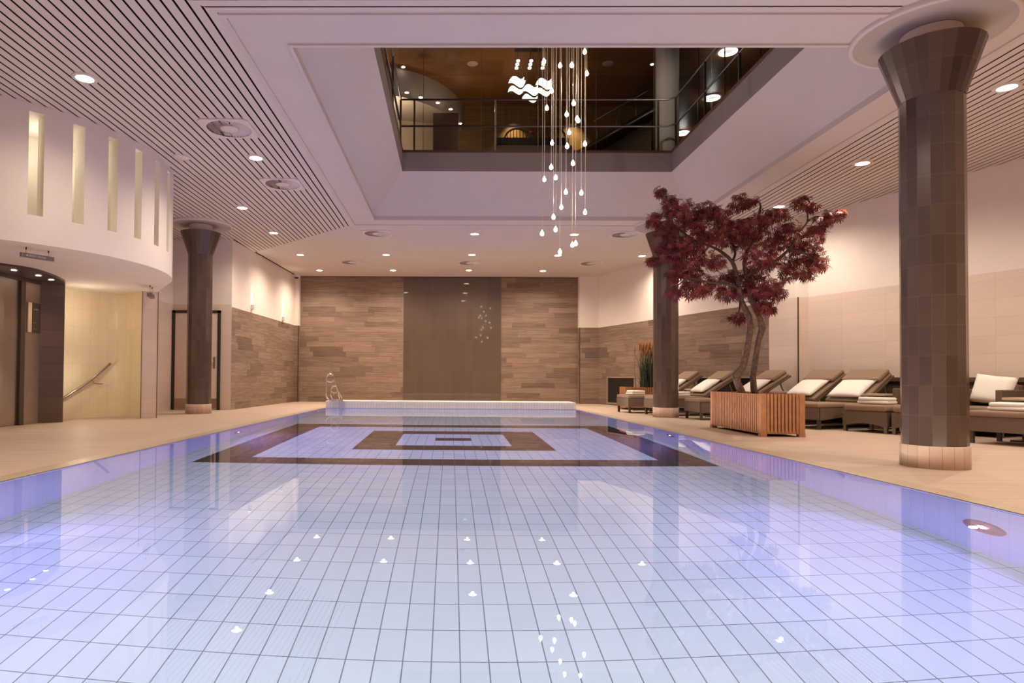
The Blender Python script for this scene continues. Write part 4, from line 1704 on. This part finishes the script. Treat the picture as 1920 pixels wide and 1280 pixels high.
# low dark board along the tiled right wall
b = MB()
tvec = Vector((0.37, -1)).normalized()
s0 = Vector((wall_b_x(11.2), 11.2))
nrm = Vector((-1, -0.37)).normalized()
e0 = Vector((wall_b_x(3.0), 3.0))
for h0_, h1_, off in ((0.0, 0.70, 0.05), (0.70, 0.76, 0.09)):
    a, c = s0 + nrm * off, e0 + nrm * off
    b.face([(a.x, a.y, h0_), (c.x, c.y, h0_), (c.x, c.y, h1_), (a.x, a.y, h1_)])
    b.face([(a.x, a.y, h1_), (c.x, c.y, h1_), (e0.x, e0.y, h1_), (s0.x, s0.y, h1_)])
    b.face([(a.x, a.y, h0_), (a.x, a.y, h1_), (s0.x, s0.y, h1_), (s0.x, s0.y, h0_)])
    b.face([(a.x, a.y, h0_), (c.x, c.y, h0_), (e0.x, e0.y, h0_), (s0.x, s0.y, h0_)])
struct(b.build('trim_9', M['ledgeboard']))


# black recessed fireplace niches in the wood wall
def niche(y0, y1, label, z0=0.07, z1=0.74):
    a, c = Vector((wall_a_x(y0), y0)), Vector((wall_a_x(y1), y1))
    mid = (a + c) / 2
    n2 = Vector((-1, -0.29)).normalized()
    L = (c - a).length
    rz = math.atan2(c.y - a.y, c.x - a.x)
    t = thing('fireplace', label, 'fireplace', (mid.x, mid.y, 0), rz, None)
    sgn = 1 if Matrix.Rotation(rz, 2) @ Vector((0, 1)) @ n2 > 0 else -1
    b = MB()
    y = sgn * 0.006
    b.face([(-L / 2, y, z0), (L / 2, y, z0), (L / 2, y, z1), (-L / 2, y, z1)])
    b.build('firebox', M['black'], t)
    b = MB()
    for lo, hi in (((-L / 2 - 0.05, z0 - 0.04), (-L / 2, z1 + 0.04)), ((L / 2, z0 - 0.04), (L / 2 + 0.05, z1 + 0.04)), ((-L / 2, z0 - 0.04), (L / 2, z0)), ((-L / 2, z1), (L / 2, z1 + 0.04))):
        b.box((lo[0], min(0.002 * sgn, 0.03 * sgn), lo[1]), (hi[0], max(0.002 * sgn, 0.03 * sgn), hi[1]))
    b.build('frame', M['niceframe'], t)
    return t


niche(17.75, 16.5, 'black fireplace opening with pale metal frame in the far wood wall')
niche(14.1, 12.35, 'long dark opening in the wood wall behind the lounger headrests')


# ------------------------------------------------------------------ planters
def planter(loc, W, L, H, label, nf, ns):
    t = thing('planter', label, 'planter', loc, 0, 'slatted wooden planters')
    z0 = 0.05
    for sx in (-1, 1):
        for sy in (-1, 1):
            b = MB()
            cx, cy = sx * (W / 2 - 0.035), sy * (L / 2 - 0.035)
            b.box((cx - 0.038, cy - 0.038, 0.0), (cx + 0.038, cy + 0.038, 0.045), bevel=0.003)
            b.box((cx - 0.035, cy - 0.035, 0.04), (cx + 0.035, cy + 0.035, H), bevel=0.003)
            b.build('corner_post', M['teak'], t)
    for sy in (-1, 1):
        b = MB()
        span = W - 0.14
        for k in range(nf):
            x0 = -span / 2 + span * (k + 0.16) / nf
            x1 = -span / 2 + span * (k + 0.84) / nf
            yy = sy * (L / 2 - 0.014)
            b.box((x0, yy - 0.012, z0), (x1, yy + 0.012, H - 0.004))
        b.box((-span / 2, sy * (L / 2 - 0.03) - 0.02, z0 - 0.015), (span / 2, sy * (L / 2 - 0.03) + 0.02, z0 + 0.02))
        b.build('end_slats', M['teak'], t)
    for sx in (-1, 1):
        b = MB()
        span = L - 0.14
        for k in range(ns):
            y0 = -span / 2 + span * (k + 0.22) / ns
            y1 = -span / 2 + span * (k + 0.78) / ns
            xx = sx * (W / 2 - 0.014)
            b.box((xx - 0.012, y0, z0), (xx + 0.012, y1, H - 0.004))
        b.box((sx * (W / 2 - 0.03) - 0.02, -span / 2, z0 - 0.015), (sx * (W / 2 - 0.03) + 0.02, span / 2, z0 + 0.02))
        b.build('side_slats', M['teak'], t)
    b = MB()
    b.box((-W / 2 + 0.03, -L / 2 + 0.03, z0 + 0.01), (W / 2 - 0.03, L / 2 - 0.03, H - 0.06))
    b.build('liner', mat('planter_liner', (58, 36, 24), 0.8, noise=0.15), t)
    b = MB()
    n = 10
    g = [[b.bm.verts.new((-W / 2 + 0.035 + (W - 0.07) * i / n, -L / 2 + 0.035 + (L - 0.07) * j / n, H - 0.055 + random.uniform(0, 0.035))) for j in range(n + 1)] for i in range(n + 1)]
    for i in range(n):
        for j in range(n):
            b.bm.faces.new([g[i][j], g[i + 1][j], g[i + 1][j + 1], g[i][j + 1]]).smooth = True
    b.build('soil', M['soil'], t)
    return t


PC = (4.135, 8.78)
planter((PC[0], PC[1], 0), 0.545, 1.55, 0.535, 'slatted wooden planter box holding the red maple tree', 9, 27)
GC = (4.53, 15.12)
planter((GC[0], GC[1], 0), 0.95, 0.5, 0.53, 'slatted wooden planter of tall grass behind the farthest lounger', 18, 8)

# red maple
TY = 8.8
def tp(zx, zy, dy=0.0): return at_y(1190 + zx / 2.976, 330 + zy / 2.976, TY + dy)
troot = tp(630, 1200)
maple = thing('maple_tree', 'red-leaved maple tree with two slender trunks growing in the large wooden planter', 'tree', (troot.x, TY, 0.50))
og = Vector((troot.x, TY, 0.50))
random.seed(11)
trunk1 = [(600, 1225), (590, 1190), (572, 1150), (568, 1110), (600, 1070), (622, 1000), (636, 920), (648, 840), (636, 780), (610, 730), (592, 690), (580, 620), (570, 560)]
trunk2 = [(672, 1225), (665, 1190), (660, 1120), (676, 1010), (690, 920), (712, 850), (700, 800), (680, 750), (655, 700), (640, 640), (622, 560), (612, 490)]
b = MB()
b.tube([tp(*p) for p in trunk1], [0.056, 0.05, 0.047, 0.058, 0.045, 0.041, 0.040, 0.041, 0.040, 0.038, 0.036, 0.033, 0.028], 10)
b.build('trunk', M['bark'], maple, og)
b = MB()
b.tube([tp(p[0], p[1], 0.12 - 0.1 * i / 12) for i, p in enumerate(trunk2)], [0.048, 0.044, 0.039, 0.037, 0.036, 0.048, 0.038, 0.037, 0.036, 0.034, 0.03, 0.026], 10)
b.build('trunk', M['bark'], maple, og)
limbs = [[(570, 560, 0), (545, 480, -.05), (480, 420, -.1), (420, 390, -.15), (340, 360, -.2), (250, 300, -.25)],
         [(612, 490, .02), (620, 440, .05), (650, 380, .1), (700, 320, .12), (780, 250, .15)],
         [(620, 560, .02), (690, 515, .0), (780, 475, -.05), (860, 410, -.1), (890, 360, -.1), (930, 300, -.1), (965, 250, -.1), (960, 180, -.1)],
         [(965, 250, -.1), (1010, 225, -.1), (1080, 230, -.15), (1140, 215, -.2)],
         [(545, 480, -.05), (560, 420, .1), (520, 330, .2), (470, 240, .25), (400, 200, .3)],
         [(380, 375, -.2), (370, 290, -.3), (320, 240, -.3), (220, 180, -.35), (150, 90, -.4)],
         [(580, 620, 0), (500, 600, -.2), (400, 590, -.3), (300, 570, -.35), (230, 620, -.4)],
         [(640, 640, .1), (720, 620, .2), (790, 640, .25)],
         [(700, 320, .12), (690, 240, .1), (698, 150, .05), (600, 130, .05)],
         [(860, 410, -.1), (950, 430, -.2), (1010, 480, -.25)],
         [(340, 360, -.2), (240, 420, -.3), (140, 460, -.35)],
         [(592, 690, 0), (585, 740, -.1), (575, 790, -.15)]]
b = MB()
nodes = []
for lm in limbs:
    pts = catmull([tp(*p) for p in lm], 4)
    n = len(pts)
    r0 = 0.026 if lm in limbs[:3] else 0.016
    b.tube(pts, [r0 * (1 - 0.75 * i / (n - 1)) + 0.003 for i in range(n)], 6)
    nodes += pts
blobs = [(145, 85, 30), (195, 140, 36), (250, 190, 64), (120, 240, 48), (180, 300, 66), (400, 195, 60), (330, 260, 62), (470, 215, 52), (590, 140, 46), (650, 140, 30), (800, 220, 50), (700, 250, 70), (600, 290, 62), (550, 340, 70), (440, 330, 62),
         (350, 370, 72), (230, 390, 72), (110, 470, 34), (260, 470, 70), (230, 545, 44), (220, 650, 40), (330, 620, 62), (300, 540, 56), (420, 480, 60), (430, 600, 62), (520, 650, 54), (540, 560, 50), (650, 550, 60), (690, 430, 64), (780, 350, 72),
         (760, 480, 50), (740, 620, 60), (690, 655, 48), (790, 650, 38), (860, 300, 56), (860, 540, 44), (890, 470, 60), (960, 540, 38), (980, 440, 60), (1015, 490, 44), (960, 350, 60), (900, 380, 50), (1020, 300, 38), (930, 140, 40), (985, 170, 30),
         (1080, 235, 46), (1150, 205, 22), (575, 785, 34), (720, 725, 40), (755, 740, 22), (620, 620, 50), (160, 400, 40), (500, 270, 46), (640, 340, 50)]
leaf = MB()
for bx, by, br_ in blobs:
    c = tp(bx, by, random.uniform(-0.35, 0.35))
    rr = br_ / 2.976 * TY / F * 1.25
    nn = min(nodes, key=lambda q: (q - c).length)
    midp = nn.lerp(c, 0.5) + Vector((0, 0, 0.03))
    b.tube([nn, midp, c], [0.007, 0.005, 0.003], 5)
    cnt = int(26 + 62 * (rr / 0.16) ** 2)
    for k in range(cnt):
        v = Vector((random.gauss(0, 1), random.gauss(0, 1), random.gauss(0, 1)))
        v.normalize()
        v *= rr * random.random() ** 0.45
        v.y *= 1.5
        v.z *= 0.8
        p = c + v
        # palmate leaf: five to seven pointed lobes drooping from one stalk
        az = random.uniform(0, 2 * PI)
        tilt = random.uniform(0.3, 1.5)
        Rm = Matrix.Rotation(az, 3, 'Z') @ Matrix.Rotation(tilt, 3, 'Y') @ Matrix.Rotation(random.uniform(-.5, .5), 3, 'X')
        sz = random.uniform(0.07, 0.115)
        ctr = leaf.bm.verts.new(p)
        nl = random.choice((5, 7, 7))
        for j in range(nl):
            a = (j - (nl - 1) / 2) * (0.62 if nl == 5 else 0.48)
            le = sz * (1 - 0.16 * abs(j - (nl - 1) / 2))
            d1_ = Vector((math.cos(a), math.sin(a), 0))
            pr_ = Vector((-math.sin(a), math.cos(a), 0))
            q1 = p + Rm @ (d1_ * le * 0.5 + pr_ * le * 0.085 - Vector((0, 0, 0.004)))
            q2 = p + Rm @ (d1_ * le - Vector((0, 0, 0.012)))
            q3 = p + Rm @ (d1_ * le * 0.5 - pr_ * le * 0.085 - Vector((0, 0, 0.004)))
            leaf.bm.faces.new([ctr, leaf.bm.verts.new(q3), leaf.bm.verts.new(q2), leaf.bm.verts.new(q1)])
b.build('branches', mat('dark_branch_bark', (84, 64, 54), 0.9, noise=0.3, nscale=24), maple, og)
leaf.build('foliage', M['leaf'], maple, og)

# tall grass
gx0 = at_y(1209, 720, 15.0)
t = thing('ornamental_grass', 'tall dark green grass with rusty plumes in the far wooden planter', 'plant', (gx0.x + 0.12, 15.05, 0.50))
og = Vector((gx0.x + 0.12, 15.05, 0.50))
random.seed(5)
b = MB()
pl = MB()
for k in range(340):
    x0, y0 = random.gauss(0, 0.09), random.gauss(0, 0.07)
    h = random.uniform(0.45, 1.0)
    lean = Vector((random.gauss(0, 0.09), random.gauss(0, 0.07), 0))
    if random.random() < 0.12:
        lean *= 3.2
        h *= 0.8
    pts = []
    for i in range(5):
        u = i / 4
        pts.append(og + Vector((x0, y0, 0)) + lean * (u * u) + Vector((0, 0, h * u * (1 - 0.08 * u))))
    sd = Vector((random.uniform(-1, 1), random.uniform(-1, 1), 0)).normalized()
    wv = [0.007, 0.007, 0.006, 0.004, 0.0008]
    vs = [(b.bm.verts.new(p + sd * w), b.bm.verts.new(p - sd * w)) for p, w in zip(pts, wv)]
    for (a, c), (d_, e) in zip(vs, vs[1:]):
        b.bm.faces.new([a, c, e, d_])
    if k % 9 == 0:
        tpz = og + Vector((x0 * 1.2, y0, 0)) + lean * 0.7
        hh_ = random.uniform(0.92, 1.16)
        b.tube([tpz + Vector((0, 0, 0.1)), tpz + Vector((0, 0, hh_ - 0.2))], 0.003, 4)
        pl.tube([tpz + Vector((0, 0, hh_ - 0.26)), tpz + Vector((0.005, 0, hh_ - 0.15)), tpz + Vector((0.01, 0, hh_))], [0.007, 0.019, 0.003], 6)
b.build('blades', M['blade'], t, og)
pl.build('plumes', M['plume'], t, og)

# ------------------------------------------------------------------ drop chandelier
drops = [(1019.6, 115.2), (1050.2, 122.6), (1072, 121.8), (1096.3, 96.7), (1100.4, 137.6), (1034.2, 169.7), (1025.3, 202.3), (1075.6, 193), (1062.6, 214), (1082, 222.6), (1084.2, 225.6), (1067.4, 247.9), (1035.3, 267.6), (1063.4, 273.8), (1096.8, 269.5),
         (1074.3, 305.8), (1033.5, 313.2), (1020.5, 336), (1042.1, 332.6), (1061, 359.6), (1090.1, 361.3), (1052.4, 388), (1097, 397.7), (1037.7, 406.5), (1041.8, 430), (1016.4, 437.4), (1079.4, 456.2), (1073.1, 458.9), (1049.9, 471.8)]
CHY = 8.4
ch = thing('chandelier', 'chandelier of glowing glass drops on long thin cords hanging through the atrium', 'chandelier', (1.52, CHY, ZUC))
og = Vector((1.52, CHY, ZUC))
b = MB()
b.lathe([(0.001, -0.05), (0.42, -0.05), (0.42, -0.002)], 32, (1.52, CHY, ZUC))
b.build('canopy', M['chrome'], ch, og)
random.seed(3)
for px, py in drops:
    yy = CHY + random.uniform(-0.28, 0.28)
    q = at_y(px, py, yy)
    b = MB()
    w1_, w2_ = random.uniform(-0.006, 0.006), random.uniform(-0.006, 0.006)
    b.tube(catmull([(q.x, q.y, q.z + 0.03), (q.x + w1_, q.y, q.z + (ZUC - q.z) * 0.33), (q.x + w2_, q.y, q.z + (ZUC - q.z) * 0.66), (q.x, q.y, ZUC - 0.05)], 3), 0.0038, 5)
    cdo = b.build('cord', M['cord'], ch, og)
    b = MB()
    b.lathe([(0.001, -0.034), (0.014, -0.031), (0.023, -0.02), (0.026, -0.006), (0.022, 0.010), (0.012, 0.028), (0.005, 0.042), (0.001, 0.046)], 14, (q.x, q.y, q.z))
    b.build('glass_drop', M['drop'], cdo, og)
point((1.5, CHY, 3.0), 6, (1, 0.9, 0.78), 0.0, 'chandelier_lamp')
point((1.5, CHY, 4.6), 6, (1, 0.9, 0.78), 0.0, 'chandelier_lamp')

# ------------------------------------------------------------------ light upstairs
for px in (965, 1078):
    q = at_y(px, 200, UB - 0.35)
    spot((q.x, UB - 0.3, ZUC - 0.08), 150, 1.1, 0.9, (1, 0.85, 0.5), 0.03, target=(q.x, UB, 5.4), name='wallwash_lamp')
point((-1.2, 13.0, 5.9), 22, (1, 0.82, 0.64), 0.0, 'upper_lamp')
point((0.6, 12.6, 6.0), 17, (1, 0.75, 0.5), 0.0, 'upper_lamp')
spot((3.0, 9.6, 6.6), 70, 0.9, 1.0, (1, 0.92, 0.8), 0.0, target=(4.05, 12.0, 5.7), name='pillar_fill')  # added spot without a fixture, brightens the pillar
point((1.5, 8.4, 6.2), 16, (1, 0.85, 0.7), 0.0, 'upper_lamp')

# ------------------------------------------------------------------ world and render look
w = bpy.data.worlds.new('world')
scene.world = w
w.use_nodes = True
w.node_tree.nodes['Background'].inputs[0].default_value = (0.9, 0.82, 0.8, 1)
w.node_tree.nodes['Background'].inputs[1].default_value = 0.02
scene.view_settings.view_transform = 'Standard'
scene.view_settings.look = 'None'
scene.view_settings.exposure = 0.0
for x, e in ((-3.35, 36), (3.42, 64)):
    area((x, 7.0, 0.03), (x, 7.0, 3), e, 0.3, (1, 0.87, 0.72), 'deck_fill_strip', sy=13)  # added upward fill strips, no fixtures there, brighten ceiling and upper walls
cy = scene.cycles
cy.adaptive_threshold = 0.025
cy.max_bounces = 9
cy.diffuse_bounces = 5
cy.glossy_bounces = 4
cy.transmission_bounces = 8
cy.transparent_max_bounces = 12
cy.sample_clamp_indirect = 4.0
cy.caustics_reflective = False
cy.caustics_refractive = True
cy.use_denoising = True
